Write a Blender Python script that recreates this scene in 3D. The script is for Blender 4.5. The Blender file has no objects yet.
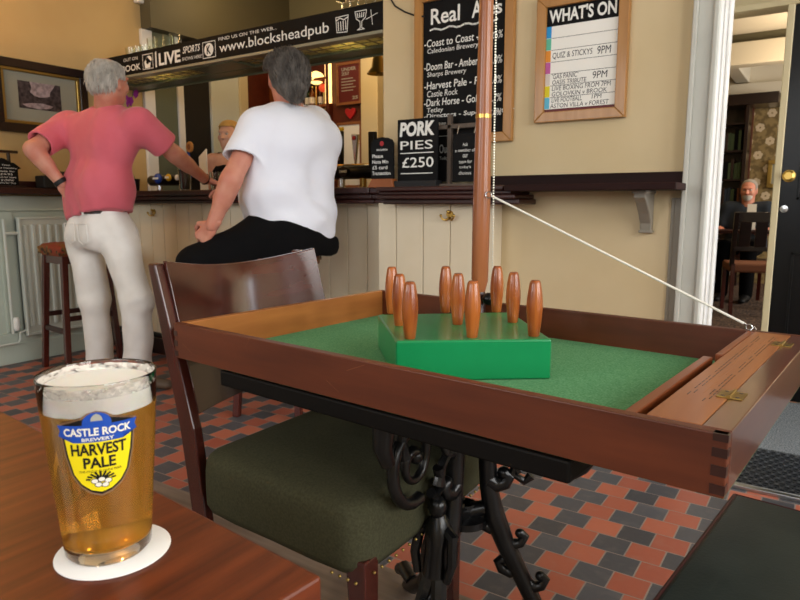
import bpy, bmesh, math, random
import numpy as np
from mathutils import Vector, Matrix, Quaternion
random.seed(7); rng = np.random.RandomState(3)
SC = bpy.context.scene
COL = SC.collection
PI = math.pi
# ------------------------------------------------------------------ camera maths
FPX, CAMH, HOR = 647.0, 1.03, 203.0
PITCH = math.atan((300-HOR)/FPX); YAW = math.radians(33.6)
RT = Vector((math.cos(YAW), math.sin(YAW), 0)); FH = Vector((-math.sin(YAW), math.cos(YAW), 0))
FW = FH*math.cos(PITCH)+Vector((0, 0, -math.sin(PITCH))); UPV = RT.cross(FW)
CAM = Vector((0, 0, CAMH))
def ray(px, py): return FW+RT*((px-400)/FPX)+UPV*((300-py)/FPX)
def atz(px, py, z): r = ray(px, py); return CAM+r*((z-CAMH)/r.z)
def aty(px, py, y): r = ray(px, py); return CAM+r*(y/r.y)
def atx(px, py, x): r = ray(px, py); return CAM+r*(x/r.x)
def atd(px, py, d): r = ray(px, py); return CAM+r*(d/r.dot(FH))   # a measured point d metres away
# ------------------------------------------------------------------ materials
def lin(h):
    h = h.lstrip('#'); c = [int(h[i:i+2], 16)/255 for i in (0, 2, 4)]
    return tuple((x/12.92 if x <= .04045 else ((x+.055)/1.055)**2.4) for x in c)+(1,)
MATS = {}
def mat(name, col='#888888', rough=.5, metal=0, spec=.5, col2=None, scale=8, stretch=(1, 1, 1), detail=4, lo=.35, hi=.65,
        bump=0, bscale=None, bstretch=None, coat=0, trans=0, ior=1.45, emis=None, estr=0, sheen=0, sss=0, alpha=1, dist=.002):
    m = bpy.data.materials.new(name); m.use_nodes = True; MATS[name] = m
    nt = m.node_tree; N = nt.nodes; L = nt.links; b = N['Principled BSDF']
    b.inputs['Base Color'].default_value = lin(col); b.inputs['Roughness'].default_value = rough
    b.inputs['Metallic'].default_value = metal; b.inputs['Specular IOR Level'].default_value = spec
    b.inputs['IOR'].default_value = ior; b.inputs['Transmission Weight'].default_value = trans
    b.inputs['Coat Weight'].default_value = coat; b.inputs['Coat Roughness'].default_value = .12
    b.inputs['Sheen Weight'].default_value = sheen; b.inputs['Alpha'].default_value = alpha
    if sss:
        b.inputs['Subsurface Weight'].default_value = sss; b.inputs['Subsurface Radius'].default_value = (.02, .008, .004); b.inputs['Subsurface Scale'].default_value = .5
    if emis: b.inputs['Emission Color'].default_value = lin(emis); b.inputs['Emission Strength'].default_value = estr
    tc = N.new('ShaderNodeTexCoord')
    def noise(sc, st):
        mp = N.new('ShaderNodeMapping'); mp.inputs['Scale'].default_value = st; L.new(tc.outputs['Object'], mp.inputs[0])
        n = N.new('ShaderNodeTexNoise'); n.inputs['Scale'].default_value = sc; n.inputs['Detail'].default_value = detail
        L.new(mp.outputs[0], n.inputs['Vector']); return n
    if col2:
        n = noise(scale, stretch); r = N.new('ShaderNodeValToRGB')
        r.color_ramp.elements[0].position = lo; r.color_ramp.elements[1].position = hi
        r.color_ramp.elements[0].color = lin(col); r.color_ramp.elements[1].color = lin(col2)
        L.new(n.outputs['Fac'], r.inputs[0]); L.new(r.outputs[0], b.inputs['Base Color'])
    if bump:
        n = noise(bscale or scale, bstretch or stretch); bp = N.new('ShaderNodeBump')
        bp.inputs['Strength'].default_value = bump; bp.inputs['Distance'].default_value = dist
        L.new(n.outputs['Fac'], bp.inputs['Height']); L.new(bp.outputs[0], b.inputs['Normal'])
    return m
def wood(name, a, b, axis='x', rough=.3, coat=.3, sc=22, bump=.15):
    st = {'x': (.07, 1, 1), 'y': (1, .07, 1), 'z': (1, 1, .07)}[axis]
    return mat(name, a, rough, col2=b, scale=sc, stretch=st, detail=8, lo=.3, hi=.7, bump=bump, coat=coat, dist=.001)
# ------------------------------------------------------------------ mesh building
class MB:
    def __init__(s): s.v = []; s.f = []; s.m = []; s.mi = 0
    def add(s, vs, fs):
        o = len(s.v); s.v += [tuple(p) for p in vs]; s.f += [[i+o for i in f] for f in fs]; s.m += [s.mi]*len(fs)
    def box(s, x0, x1, y0, y1, z0, z1):
        s.add([(x0,y0,z0),(x1,y0,z0),(x1,y1,z0),(x0,y1,z0),(x0,y0,z1),(x1,y0,z1),(x1,y1,z1),(x0,y1,z1)],
              [(0,3,2,1),(4,5,6,7),(0,1,5,4),(1,2,6,5),(2,3,7,6),(3,0,4,7)]); return s
    def bar(s, a, b, w, t, upv=(0, 0, 1), w2=None, t2=None):
        a = Vector(a); b = Vector(b); d = (b-a).normalized(); u = Vector(upv)
        sx = d.cross(u)
        if sx.length < 1e-4: sx = d.cross(Vector((1, 0, 0)))
        sx.normalize(); ty = sx.cross(d).normalized(); w2 = w2 or w; t2 = t2 or t; P = []
        for p, ww, tt in ((a, w, t), (b, w2, t2)):
            for i, j in ((-1,-1),(1,-1),(1,1),(-1,1)): P.append(p+sx*(i*ww/2)+ty*(j*tt/2))
        s.add(P, [(0,1,2,3),(7,6,5,4),(0,4,5,1),(1,5,6,2),(2,6,7,3),(3,7,4,0)]); return s
    def tube(s, pts, r, n=10, caps=True, flat=None):
        pts = [Vector(p) for p in pts]; k = len(pts)
        rr = r if isinstance(r, (list, tuple)) else [r]*k
        if len(rr) != k: rr = [np.interp(i/(k-1), np.linspace(0, 1, len(rr)), rr) for i in range(k)]
        P = []; prev = None
        for i in range(k):
            t = (pts[min(i+1, k-1)]-pts[max(i-1, 0)]).normalized()
            if prev is None:
                u = t.orthogonal().normalized()
                if flat: u = (Vector(flat)-t*Vector(flat).dot(t)).normalized()
            else: u = (prev-t*prev.dot(t)).normalized()
            prev = u; w = t.cross(u)
            for j in range(n):
                a = 2*PI*j/n; P.append(pts[i]+u*math.cos(a)*rr[i]+w*math.sin(a)*rr[i])
        F = [(i*n+j, i*n+(j+1)%n, (i+1)*n+(j+1)%n, (i+1)*n+j) for i in range(k-1) for j in range(n)]
        if caps: F += [tuple(range(n))[::-1], tuple(range((k-1)*n, k*n))]
        s.add(P, F); return s
    def lathe(s, prof, c=(0, 0, 0), n=32, caps=True, ax='z', sx=1, sy=1):
        c = Vector(c); P = []
        for r, z in prof:
            for j in range(n):
                a = 2*PI*j/n; x, y = r*math.cos(a)*sx, r*math.sin(a)*sy
                P.append(c+(Vector((x, y, z)) if ax == 'z' else Vector((x, z, y)) if ax == 'y' else Vector((z, x, y))))
        k = len(prof)
        F = [(i*n+j, i*n+(j+1)%n, (i+1)*n+(j+1)%n, (i+1)*n+j) for i in range(k-1) for j in range(n)]
        if caps: F += [tuple(range(n))[::-1], tuple(range((k-1)*n, k*n))]
        s.add(P, F); return s
    def ball(s, c, r, n=16, sc=(1, 1, 1)):
        k = n//2; P = [(c[0], c[1], c[2]-r*sc[2])]
        for i in range(1, k):
            t = -PI/2+PI*i/k
            for j in range(n):
                a = 2*PI*j/n; P.append((c[0]+r*sc[0]*math.cos(t)*math.cos(a), c[1]+r*sc[1]*math.cos(t)*math.sin(a), c[2]+r*sc[2]*math.sin(t)))
        P.append((c[0], c[1], c[2]+r*sc[2])); e = len(P)-1
        F = [(0, 1+(j+1)%n, 1+j) for j in range(n)]
        F += [(1+i*n+j, 1+i*n+(j+1)%n, 1+(i+1)*n+(j+1)%n, 1+(i+1)*n+j) for i in range(k-2) for j in range(n)]
        F += [(e, 1+(k-2)*n+j, 1+(k-2)*n+(j+1)%n) for j in range(n)]
        s.add(P, F); return s
    def prism(s, pts, a, b, f):           # 2-D outline pts, extruded from a to b; f(u, v, w) -> point
        n = len(pts)
        s.add([f(u, v, a) for u, v in pts]+[f(u, v, b) for u, v in pts],
              [tuple(range(n))[::-1], tuple(range(n, 2*n))]+[(i, (i+1)%n, (i+1)%n+n, i+n) for i in range(n)]); return s
    def quad(s, a, b, c, d): s.add([a, b, c, d], [(0, 1, 2, 3)]); return s
def children_of(o): return [c for c in bpy.data.objects if c.parent == o]
def build(name, mb, m, parent=None, bevel=0, smooth=False, seg=2, origin=None, solid=0):
    """links the collected shapes as ONE mesh object; coordinates are world ones, the origin goes to the parent's base"""
    me = bpy.data.meshes.new(name)
    o = bpy.data.objects.new(name, me)
    off = Vector(parent['_o']) if parent and '_o' in parent else Vector(origin) if origin is not None else Vector((0, 0, 0))
    me.from_pydata([tuple(Vector(p)-off) for p in mb.v], [], mb.f)
    ms = m if isinstance(m, (list, tuple)) else [m]
    for x in ms: me.materials.append(MATS[x] if isinstance(x, str) else x)
    if len(ms) > 1:
        me.polygons.foreach_set('material_index', mb.m)
    bm = bmesh.new(); bm.from_mesh(me); bmesh.ops.recalc_face_normals(bm, faces=bm.faces)
    bm.to_mesh(me); bm.free()
    if smooth:
        me.polygons.foreach_set('use_smooth', [True]*len(me.polygons))
        if smooth != 2:
            try: me.set_sharp_from_angle(angle=math.radians(40))
            except Exception: pass
    COL.objects.link(o)
    if parent:
        o.parent = parent; o['_o'] = tuple(off)
    else:
        o.location = off; o['_o'] = tuple(off)
    if bevel:
        md = o.modifiers.new('bevel', 'BEVEL'); md.width = bevel; md.segments = seg; md.limit_method = 'ANGLE'; md.angle_limit = math.radians(40)
        md.harden_normals = False
    if solid:
        md = o.modifiers.new('solid', 'SOLIDIFY'); md.thickness = solid
    return o
def tag(o, label=None, cat=None, group=None, kind=None):
    if label: o['label'] = label
    if cat: o['category'] = cat
    if group: o['group'] = group
    if kind: o['kind'] = kind
    return o
def thing(name, label, cat, base, group=None):
    o = bpy.data.objects.new(name, None); COL.objects.link(o); o.location = base; o['_o'] = tuple(base)
    o.empty_display_size = .05
    return tag(o, label, cat, group)
def struct(name, mb, m, **k): return tag(build(name, mb, m, **k), kind='structure')
def copy_tree(o, parent=None, loc=None, rz=None, label=None):
    c = o.copy(); COL.objects.link(c)
    if parent: c.parent = parent
    for ch in children_of(o): copy_tree(ch, c)
    if loc is not None: c.location = loc
    if rz is not None: c.rotation_euler.z = rz
    if label: c['label'] = label
    return c
# ------------------------------------------------------------------ lettering and flat shapes
_tc = {}
def glyphs(txt, bold=0.0, shear=0.0):
    key = (txt, bold, shear)
    if key not in _tc:
        cu = bpy.data.curves.new('t', 'FONT'); cu.body = txt; cu.offset = bold; cu.shear = shear; cu.resolution_u = 3
        ob = bpy.data.objects.new('t', cu); COL.objects.link(ob)
        dg = bpy.context.evaluated_depsgraph_get(); dg.update()
        me = bpy.data.meshes.new_from_object(ob.evaluated_get(dg))
        vs = [tuple(v.co) for v in me.vertices]; fs = [tuple(p.vertices) for p in me.polygons]
        bpy.data.objects.remove(ob); bpy.data.curves.remove(cu); bpy.data.meshes.remove(me)
        _tc[key] = (vs, fs)
    return _tc[key]
def text(mb, txt, u0, u1, v0, v1, f, bold=0.0, shear=0.0, w=0.0, slope=0.0):
    vs, fs = glyphs(txt, bold, shear)
    if not vs: return
    x0 = min(p[0] for p in vs); x1 = max(p[0] for p in vs); y0 = min(p[1] for p in vs); y1 = max(p[1] for p in vs)
    out = []
    for x, y, _ in vs:
        t = (x-x0)/(x1-x0+1e-9); out.append(f(u0+(u1-u0)*t, v0+(v1-v0)*(y-y0)/(y1-y0+1e-9)+slope*t, w))
    mb.add(out, fs)
def flat(mb, pts, f, w=0.0, step=None):
    """fills outline pts; step cuts it into strips so that it can follow a curved surface"""
    bm = bmesh.new(); vs = [bm.verts.new((p[0], p[1], 0)) for p in pts]; bm.faces.new(vs)
    bmesh.ops.triangulate(bm, faces=bm.faces[:])
    if step:
        x0 = min(p[0] for p in pts); x1 = max(p[0] for p in pts); x = x0+step
        while x < x1:
            bmesh.ops.bisect_plane(bm, geom=bm.verts[:]+bm.edges[:]+bm.faces[:], plane_co=(x, 0, 0), plane_no=(1, 0, 0)); x += step
    bm.verts.index_update()
    mb.add([f(v.co.x, v.co.y, w) for v in bm.verts], [[v.index for v in q.verts] for q in bm.faces]); bm.free()
def rect(mb, u0, u1, v0, v1, f, w=0.0): mb.add([f(u0, v0, w), f(u1, v0, w), f(u1, v1, w), f(u0, v1, w)], [(0, 1, 2, 3)])
def line(mb, pts, wd, f, w=0.0):
    for (a, b), (c, d) in zip(pts[:-1], pts[1:]):
        l = math.hypot(c-a, d-b) or 1e-6; nx, ny = -(d-b)/l*wd/2, (c-a)/l*wd/2; ex, ey = (c-a)/l*wd/3, (d-b)/l*wd/3
        mb.add([f(a-nx-ex, b-ny-ey, w), f(c-nx+ex, d-ny+ey, w), f(c+nx+ex, d+ny+ey, w), f(a+nx-ex, b+ny-ey, w)], [(0, 1, 2, 3)])
def faceY(Y): return lambda u, v, w: Vector((u, Y-w, v))          # a board that faces -y
def circ(cx, cy, rx, ry=None, n=20): ry = ry or rx; return [(cx+rx*math.cos(2*PI*i/n), cy+ry*math.sin(2*PI*i/n)) for i in range(n)]
# ------------------------------------------------------------------ smooth solids (people, cushions)
def _smin(a, b, k):
    if k <= 0: return np.minimum(a, b)
    h = np.clip(.5+.5*(b-a)/k, 0, 1); return b*(1-h)+a*h-k*h*(1-h)
def cap(a, b, ra, rb=None, k=.03, fl=None, op='+'):
    return dict(t='c', a=np.array(a, float), b=np.array(b, float), ra=ra, rb=ra if rb is None else rb, k=k, fl=fl, op=op)
def ell(c, r, ax=None, k=.03, op='+'):
    ax = np.eye(3) if ax is None else np.array([list(v) for v in ax], float)
    return dict(t='e', c=np.array(c, float), r=np.array(r, float), ax=ax, k=k, op=op)
def sdf_eval(prims, P):
    D = None
    for q in prims:
        if q['t'] == 'c':
            ab = q['b']-q['a']; t = np.clip(((P-q['a'])@ab)/(ab@ab+1e-12), 0, 1); v = P-(q['a']+t[..., None]*ab)
            if q['fl']:
                w = np.array(q['fl'][0], float); w /= np.linalg.norm(w); c = v@w; v = v+(c*(1/q['fl'][1]-1))[..., None]*w
            d = np.linalg.norm(v, axis=-1)-(q['ra']+(q['rb']-q['ra'])*t)
        else:
            l = (P-q['c'])@q['ax'].T; k0 = np.linalg.norm(l/q['r'], axis=-1); k1 = np.linalg.norm(l/q['r']**2, axis=-1)+1e-9; d = k0*(k0-1)/k1
        if D is None: D = d
        elif q['op'] == '+': D = _smin(D, d, q['k'])
        else: D = -_smin(-D, d, q['k'])
    return D
def sdf_mesh(prims, h=.01, cuts=(), fields=None, groups=(), gk=.03):
    lo = np.full(3, 1e9); hi = -lo
    for q in list(prims)+[q for g in groups for q in g[0]]:
        if q['op'] != '+': continue
        if q['t'] == 'c': r = max(q['ra'], q['rb']); pts = [q['a'], q['b']]
        else: r = q['r'].max(); pts = [q['c']]
        for p in pts: lo = np.minimum(lo, p-r); hi = np.maximum(hi, p+r)
    lo -= 3*h; hi += 3*h; n = np.ceil((hi-lo)/h).astype(int)+1
    G = np.stack(np.meshgrid(*[lo[i]+h*np.arange(n[i]) for i in range(3)], indexing='ij'), -1)
    V = sdf_eval(prims, G)
    for gp, gc in groups:
        W = sdf_eval(gp, G)
        for c in gc: W = np.maximum(W, c(G))
        V = _smin(V, W, gk)
    for c in cuts: V = np.maximum(V, c(G))
    if fields: V = V+fields(G)
    ins = V < 0
    cn = [(i, j, k) for i in (0, 1) for j in (0, 1) for k in (0, 1)]
    sh = tuple(n-1); cell = lambda A, c: A[c[0]:c[0]+sh[0], c[1]:c[1]+sh[1], c[2]:c[2]+sh[2]]
    cnt = sum(cell(ins, c).astype(int) for c in cn); act = (cnt > 0) & (cnt < 8)
    idx = -np.ones(sh, int); ids = np.argwhere(act); idx[act] = np.arange(len(ids))
    acc = np.zeros((len(ids), 3)); num = np.zeros(len(ids))
    for ax in range(3):
        for c in cn:
            if c[ax]: continue
            e = list(c); e[ax] = 1
            a = cell(V, c)[act]; b = cell(V, tuple(e))[act]; m = (a < 0) != (b < 0)
            t = a/np.where(m, a-b, 1); p = np.tile(np.array(c, float), (len(ids), 1)); p[:, ax] = t
            acc[m] += p[m]; num[m] += 1
    vs = lo+h*(ids+acc/np.maximum(num, 1)[:, None])
    F = []
    for ax in range(3):
        s0 = [slice(None)]*3; s1 = [slice(None)]*3; s0[ax] = slice(0, n[ax]-1); s1[ax] = slice(1, n[ax])
        a = ins[tuple(s0)]; b = ins[tuple(s1)]; ch = np.argwhere(a != b); o1, o2 = (ax+1) % 3, (ax+2) % 3
        ok = (ch[:, o1] > 0) & (ch[:, o2] > 0) & (ch[:, o1] < n[o1]-1) & (ch[:, o2] < n[o2]-1); ch = ch[ok]
        q = []
        for d1, d2 in ((-1, -1), (0, -1), (0, 0), (-1, 0)):
            e = ch.copy(); e[:, o1] += d1; e[:, o2] += d2; q.append(idx[e[:, 0], e[:, 1], e[:, 2]])
        q = np.stack(q, 1); fl = ~a[ch[:, 0], ch[:, 1], ch[:, 2]]; q[fl] = q[fl][:, ::-1]; F.append(q)
    F = np.concatenate(F); F = F[(F >= 0).all(1)]
    mb = MB(); mb.v = [tuple(p) for p in vs]; mb.f = F.tolist(); mb.m = [0]*len(mb.f); return mb
def wrinkle(seed, freqs, amp, stretch=(1, 1, 1), mask=None):
    r = np.random.RandomState(seed); dirs = [(r.normal(size=3), r.uniform(0, 6.28), f) for f in freqs]
    def g(G):
        s = 0; Q = G*np.array(stretch)
        w = np.stack([np.sin(Q[..., 1]*9+seed), np.sin(Q[..., 2]*8+seed*2), np.sin(Q[..., 0]*10)], -1)*.06
        for d, ph, f in dirs: s = s+np.sin((Q+w)@(d/np.linalg.norm(d))*f+ph)
        s = s*amp/len(dirs)
        return s*mask(G) if mask else s
    return g
# ------------------------------------------------------------------ materials of the place
def tile_mat():
    m = bpy.data.materials.new('quarry_tiles'); m.use_nodes = True; MATS['tiles'] = m
    N = m.node_tree.nodes; L = m.node_tree.links; b = N['Principled BSDF']
    tc = N.new('ShaderNodeTexCoord'); sp = N.new('ShaderNodeSeparateXYZ'); L.new(tc.outputs['Object'], sp.inputs[0])
    def M(op, a, c=None, d=None):
        n = N.new('ShaderNodeMath'); n.operation = op
        for i, v in enumerate((a, c, d)):
            if v is None: continue
            if isinstance(v, (int, float)): n.inputs[i].default_value = v
            else: L.new(v, n.inputs[i])
        return n.outputs[0]
    W, H = .1013, .0955
    v = M('DIVIDE', M('SUBTRACT', sp.outputs[1], 2.035-H*40), H); row = M('FLOOR', v); fv = M('FRACT', v)
    u = M('ADD', M('DIVIDE', M('SUBTRACT', sp.outputs[0], -.433-W*80), W), M('MULTIPLY', M('MODULO', row, 2.0), -.5))
    colm = M('FLOOR', u); fu = M('FRACT', u); par = M('MODULO', colm, 2.0)
    g = .022
    gr = M('MAXIMUM', M('MAXIMUM', M('LESS_THAN', fu, g), M('GREATER_THAN', fu, 1-g)), M('MAXIMUM', M('LESS_THAN', fv, g), M('GREATER_THAN', fv, 1-g)))
    cv = N.new('ShaderNodeCombineXYZ'); L.new(colm, cv.inputs[0]); L.new(row, cv.inputs[1])
    wn = N.new('ShaderNodeTexWhiteNoise'); wn.noise_dimensions = '2D'; L.new(cv.outputs[0], wn.inputs['Vector'])
    ns = N.new('ShaderNodeTexNoise'); ns.inputs['Scale'].default_value = 26; ns.inputs['Detail'].default_value = 6; L.new(tc.outputs['Object'], ns.inputs[0])
    def mix(f, a, c):
        n = N.new('ShaderNodeMix'); n.data_type = 'RGBA'
        if isinstance(f, float): n.inputs[0].default_value = f
        else: L.new(f, n.inputs[0])
        for i, x in ((6, a), (7, c)):
            if isinstance(x, tuple): n.inputs[i].default_value = x
            else: L.new(x, n.inputs[i])
        return n.outputs[2]
    red = mix(wn.outputs[0], lin('#9a4e3c'), lin('#b2644c')); blk = mix(wn.outputs[0], lin('#3c3d44'), lin('#4e5058'))
    c = mix(par, red, blk); n2 = M('MULTIPLY', M('SUBTRACT', ns.outputs[0], .5), .5)
    c = mix(M('MAXIMUM', n2, 0.0), c, lin('#a89a90')); c = mix(gr, c, lin('#8a7d76')); L.new(c, b.inputs['Base Color'])
    b.inputs['Roughness'].default_value = .42
    L.new(M('ADD', M('MULTIPLY', ns.outputs[0], .25), .36), b.inputs['Roughness'])
    bp = N.new('ShaderNodeBump'); bp.inputs['Strength'].default_value = .5; bp.inputs['Distance'].default_value = .002
    L.new(M('ADD', M('MULTIPLY', gr, -1.0), M('MULTIPLY', ns.outputs[0], .25)), bp.inputs['Height']); L.new(bp.outputs[0], b.inputs['Normal'])
tile_mat()
wood('floor_wood', '#5f5248', '#85766a', 'x', .5, 0, 30)
mat('wall_cream', '#cab68f', .7, col2='#cfbc97', scale=3, bump=.05, bscale=60)
mat('wall_warm', '#b99a66', .7, col2='#bfa26e', scale=2, bump=.05, bscale=60)
mat('board_paint', '#dccfb4', .45, col2='#e0d4bb', scale=5)
mat('pale_green', '#b2bdb2', .5, col2='#b9c3b7', scale=4)
mat('rad_white', '#c6ccc4', .4)
mat('gloss_white', '#e4e2de', .3, col2='#d9d7d2', scale=5)
mat('gloss_grey', '#b4b4ac', .35, col2='#bcbcb4', scale=5)
mat('moulding_grey', '#867f72', .5)
mat('cream_paint', '#cfc19c', .5)
mat('ceiling_paint', '#cfc8b8', .8)
mat('olive', '#55503c', .6); mat('olive_light', '#6f6a4e', .6)
wood('mahogany', '#240d0b', '#3c130e', 'x', .4, .12, 20); wood('mahogany_y', '#240d0b', '#3c130e', 'y', .4, .12, 20); wood('shelf_wood', '#180807', '#2a0e0b', 'x', .6, 0, 20); MATS['shelf_wood'].node_tree.nodes['Principled BSDF'].inputs['Specular IOR Level'].default_value = .2; wood('chair_plate', '#34140f', '#4c1d15', 'y', .2, .9, 20)
wood('mahogany_z', '#3a1711', '#54211a', 'z', .25, .4, 16)
wood('dark_rail', '#160b0a', '#22100e', 'x', .3, .3)
wood('box_wood', '#4c1f0c', '#672f16', 'x', .45, .06, 26); wood('box_wood_y', '#6e3316', '#8c4a24', 'y', .36, .15, 26); wood('box_right', '#4e2416', '#693423', 'y', .28, .8, 26); wood('box_left_lit', '#8e5426', '#ad6d34', 'y', .4, .1, 26)  # left end is a lit copy of the box wood, window light in its colour
wood('box_dark', '#2c1410', '#3a1a14', 'x', .35, .3, 26)
wood('lid_wood', '#874d2a', '#a3663a', 'y', .38, .15, 24)
wood('pole_wood', '#8a4e30', '#a8683f', 'z', .3, .3, 24)
wood('pin_wood', '#702d12', '#b8682c', 'z', .28, .45, 45, .05)
wood('table_top', '#481806', '#743314', 'y', .42, .1, 70)
wood('black_wood', '#0a0807', '#110d0b', 'x', .6, 0); MATS['black_wood'].node_tree.nodes['Principled BSDF'].inputs['Specular IOR Level'].default_value = .15
wood('oak', '#9a6a32', '#b07e42', 'z', .4, .2, 30)
wood('grey_wood', '#4c4036', '#62544a', 'z', .6, 0, 30)
wood('tan_wood', '#7c4a28', '#96603a', 'x', .4, .2)
mat('scratch', '#a5714e', .6)
mat('felt', '#4a875a', .95, spec=.1, col2='#76a97e', scale=260, lo=.3, hi=.75, bump=.6, bscale=400, dist=.001)
mat('felt_dust', '#4f7d4f', .95)
mat('green_gloss', '#0f7d47', .28, coat=.35, col2='#12864e', scale=6)
mat('cast_iron', '#0a0a0b', .28, spec=.6, col2='#141415', scale=30, bump=.2, bscale=120)
mat('black_gloss', '#070708', .3, spec=.3, coat=.08); mat('black_matt', '#0e0e10', .6); mat('chalk_black', '#0b0b0c', .6, spec=.15, col2='#111112', scale=12)
mat('chalk', '#e6e6e2', .8); mat('chalk_dim', '#9d9d99', .8); mat('ink', '#1c2430', .7); mat('paper', '#ecebe6', .55)
mat('brass', '#c8a558', .28, metal=1); mat('old_brass', '#a58a4c', .35, metal=1); mat('steel', '#c9cbcd', .22, metal=1); mat('chrome', '#dddddd', .08, metal=1)
mat('cord', '#e6e2d8', .7); mat('bead', '#d8d4c4', .35, metal=.6)
mat('seat_cloth', '#41412f', .95, spec=.2, col2='#4c4b38', scale=200, bump=.5, bscale=500, bstretch=(1, 1, .4), dist=.001)
mat('vinyl', '#242a28', .45, spec=.4, col2='#2b312e', scale=14, bump=.2, bscale=180)
mat('piping_red', '#3c1518', .5)
mat('tapestry', '#7a4e28', .9, col2='#8a3a24', scale=22, lo=.45, hi=.55, bump=.4, bscale=60)
mat('tapestry_dark', '#33241c', .9, col2='#8a6a3c', scale=30, lo=.45, hi=.6)
mat('skin', '#c98e78', .5, col2='#bf7a66', scale=14, sss=.15, bump=.1, bscale=90)
mat('skin_pale', '#d3a690', .5, col2='#c8937c', scale=14, sss=.15)
mat('pink_shirt', '#c95a68', .85, col2='#d06372', scale=6, sheen=.2, bump=.15, bscale=300, dist=.001)
mat('white_shirt', '#e4e8f6', .85, col2='#e9edf9', scale=6, sheen=.1, bump=.15, bscale=300, dist=.001)
mat('white_jeans', '#efedea', .8, col2='#e6e3df', scale=9, bump=.25, bscale=300, dist=.001)
mat('black_cloth', '#0a0a0c', .9, spec=.15, bump=.3, bscale=200, dist=.001)
mat('navy_cloth', '#1d2735', .85)
mat('hair_white', '#cfcac2', .7, col2='#a8a39b', scale=40, stretch=(1, 1, .3)); mat('hair_dark', '#4b4643', .65, col2='#6d6864', scale=30, stretch=(1, 1, .3))
mat('hair_blond', '#b08a4a', .6); mat('hair_grey', '#8f8a84', .7)
mat('leather_brown', '#2a1812', .4); mat('shoe', '#5a4a3c', .6); mat('eye', '#b5aca4', .4); mat('iris', '#3a3026', .2); mat('lip', '#a9605a', .5)
mat('carpet', '#261c18', .95, col2='#7d6454', scale=38, lo=.42, hi=.6, bump=.4, bscale=200)
mat('coir', '#7c8184', .9, col2='#45484b', scale=160, lo=.4, hi=.6, bump=.8, bscale=300)
mat('rubber', '#2a2d31', .5); mat('alu', '#b8bcc0', .3, metal=1)
mat('glass', '#ffffff', .0, trans=1, ior=1.5); mat('glass_thin', '#f4fbf8', .02, trans=1, ior=1.45)
mat('amber', '#a85a14', .1, trans=.7, ior=1.4, coat=.5); mat('green_glass', '#1d4a24', .1, trans=.6, coat=.5); mat('red_glass', '#7a1612', .1, trans=.5, coat=.5); mat('dark_glass', '#1a0c08', .08, coat=.6)
mat('blue_pump', '#1b3f9a', .2, coat=.5); mat('yellow_pump', '#d9a91c', .35); mat('badge_red', '#a01c22', .4)
mat('picture_mount', '#8b8a7c', .8); mat('photo_dark', '#1f191c', .3, col2='#4a3f42', scale=45); mat('photo_light', '#a39296', .3, col2='#6d6064', scale=30, lo=.4, hi=.7)
mat('poster_red', '#5f181b', .5); mat('heart_red', '#b01b22', .4); mat('door_green', '#5a6150', .5); mat('doorway_shade', '#120e0b', .7)
mat('redbrown', '#4a1c10', .4, col2='#5d2614', scale=8); mat('orange_wood', '#8a4c22', .4)
mat('wallpaper', '#8f7a50', .8, col2='#6e5c3a', scale=14, lo=.45, hi=.55); mat('flower_cream', '#cbb89a', .8)
mat('tab_blue', '#1b8fd0', .6); mat('tab_teal', '#5cb79b', .6); mat('tab_orange', '#d98a2b', .6); mat('tab_pink', '#b95a9e', .6); mat('tab_pale', '#cfc6c0', .6); mat('tab_yellow', '#d9cb22', .6); mat('tab_sky', '#5ab4d6', .6)
mat('lamp_glow', '#fff0c8', .4, emis='#ffd68a', estr=6); mat('lamp_dim', '#ffe2a0', .4, emis='#ffcf80', estr=2.2); mat('lamp_red', '#a03018', .4, emis='#ff5a30', estr=.6)
mat('leaded', '#d8cf8c', .45, col2='#efe8b4', scale=40, trans=.6, ior=1.1); mat('canopy_green', '#59604b', .4); mat('canopy_edge', '#8a8672', .35)
mat('orchid', '#9a2c8c', .6); mat('leaf', '#4c6a2c', .6); mat('beige_cloth', '#7a4a30', .8); mat('green_cloth', '#39472f', .9)
mat('label_yellow', '#f0dc18', .4); mat('label_blue', '#1c4cae', .4); mat('label_brown', '#8a6a4c', .4); mat('label_black', '#141414', .5); mat('label_white', '#ece8da', .5); mat('label_grey', '#a8a89c', .5)
mat('coaster', '#f1efec', .8, bump=.2, bscale=200)
mat('valve_white', '#e6e6e2', .4); mat('blue_sign', '#1f4f9a', .5)
def liquid(name, col, dens, rough=0):
    m = bpy.data.materials.new(name); m.use_nodes = True; MATS[name] = m; N = m.node_tree.nodes; L = m.node_tree.links
    b = N['Principled BSDF']; b.inputs['Transmission Weight'].default_value = 1; b.inputs['Roughness'].default_value = rough; b.inputs['IOR'].default_value = 1.34
    b.inputs['Base Color'].default_value = (1, .57, .09, 1); b.inputs['Transmission Weight'].default_value = .72
    a = N.new('ShaderNodeVolumeAbsorption'); a.inputs['Color'].default_value = (.985, .72, .10, 1); a.inputs['Density'].default_value = dens
    L.new(a.outputs[0], N['Material Output'].inputs['Volume'])
liquid('beer', '#f0a82a', 6)
mat('foam', '#f4efe6', .8, sss=.3, bump=.3, bscale=160)
mat('foam_film', '#f4efe6', .9)
_n = MATS['foam_film'].node_tree; _t = _n.nodes.new('ShaderNodeTexCoord'); _m = _n.nodes.new('ShaderNodeMapping'); _m.inputs['Scale'].default_value = (1, 1, 1.6); _x = _n.nodes.new('ShaderNodeTexNoise'); _x.inputs['Scale'].default_value = 90; _x.inputs['Detail'].default_value = 6; _r = _n.nodes.new('ShaderNodeValToRGB')
_r.color_ramp.elements[0].position = .36; _r.color_ramp.elements[0].color = (.12, .12, .12, 1); _r.color_ramp.elements[1].position = .62; _r.color_ramp.elements[1].color = (.9, .9, .9, 1)
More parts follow.
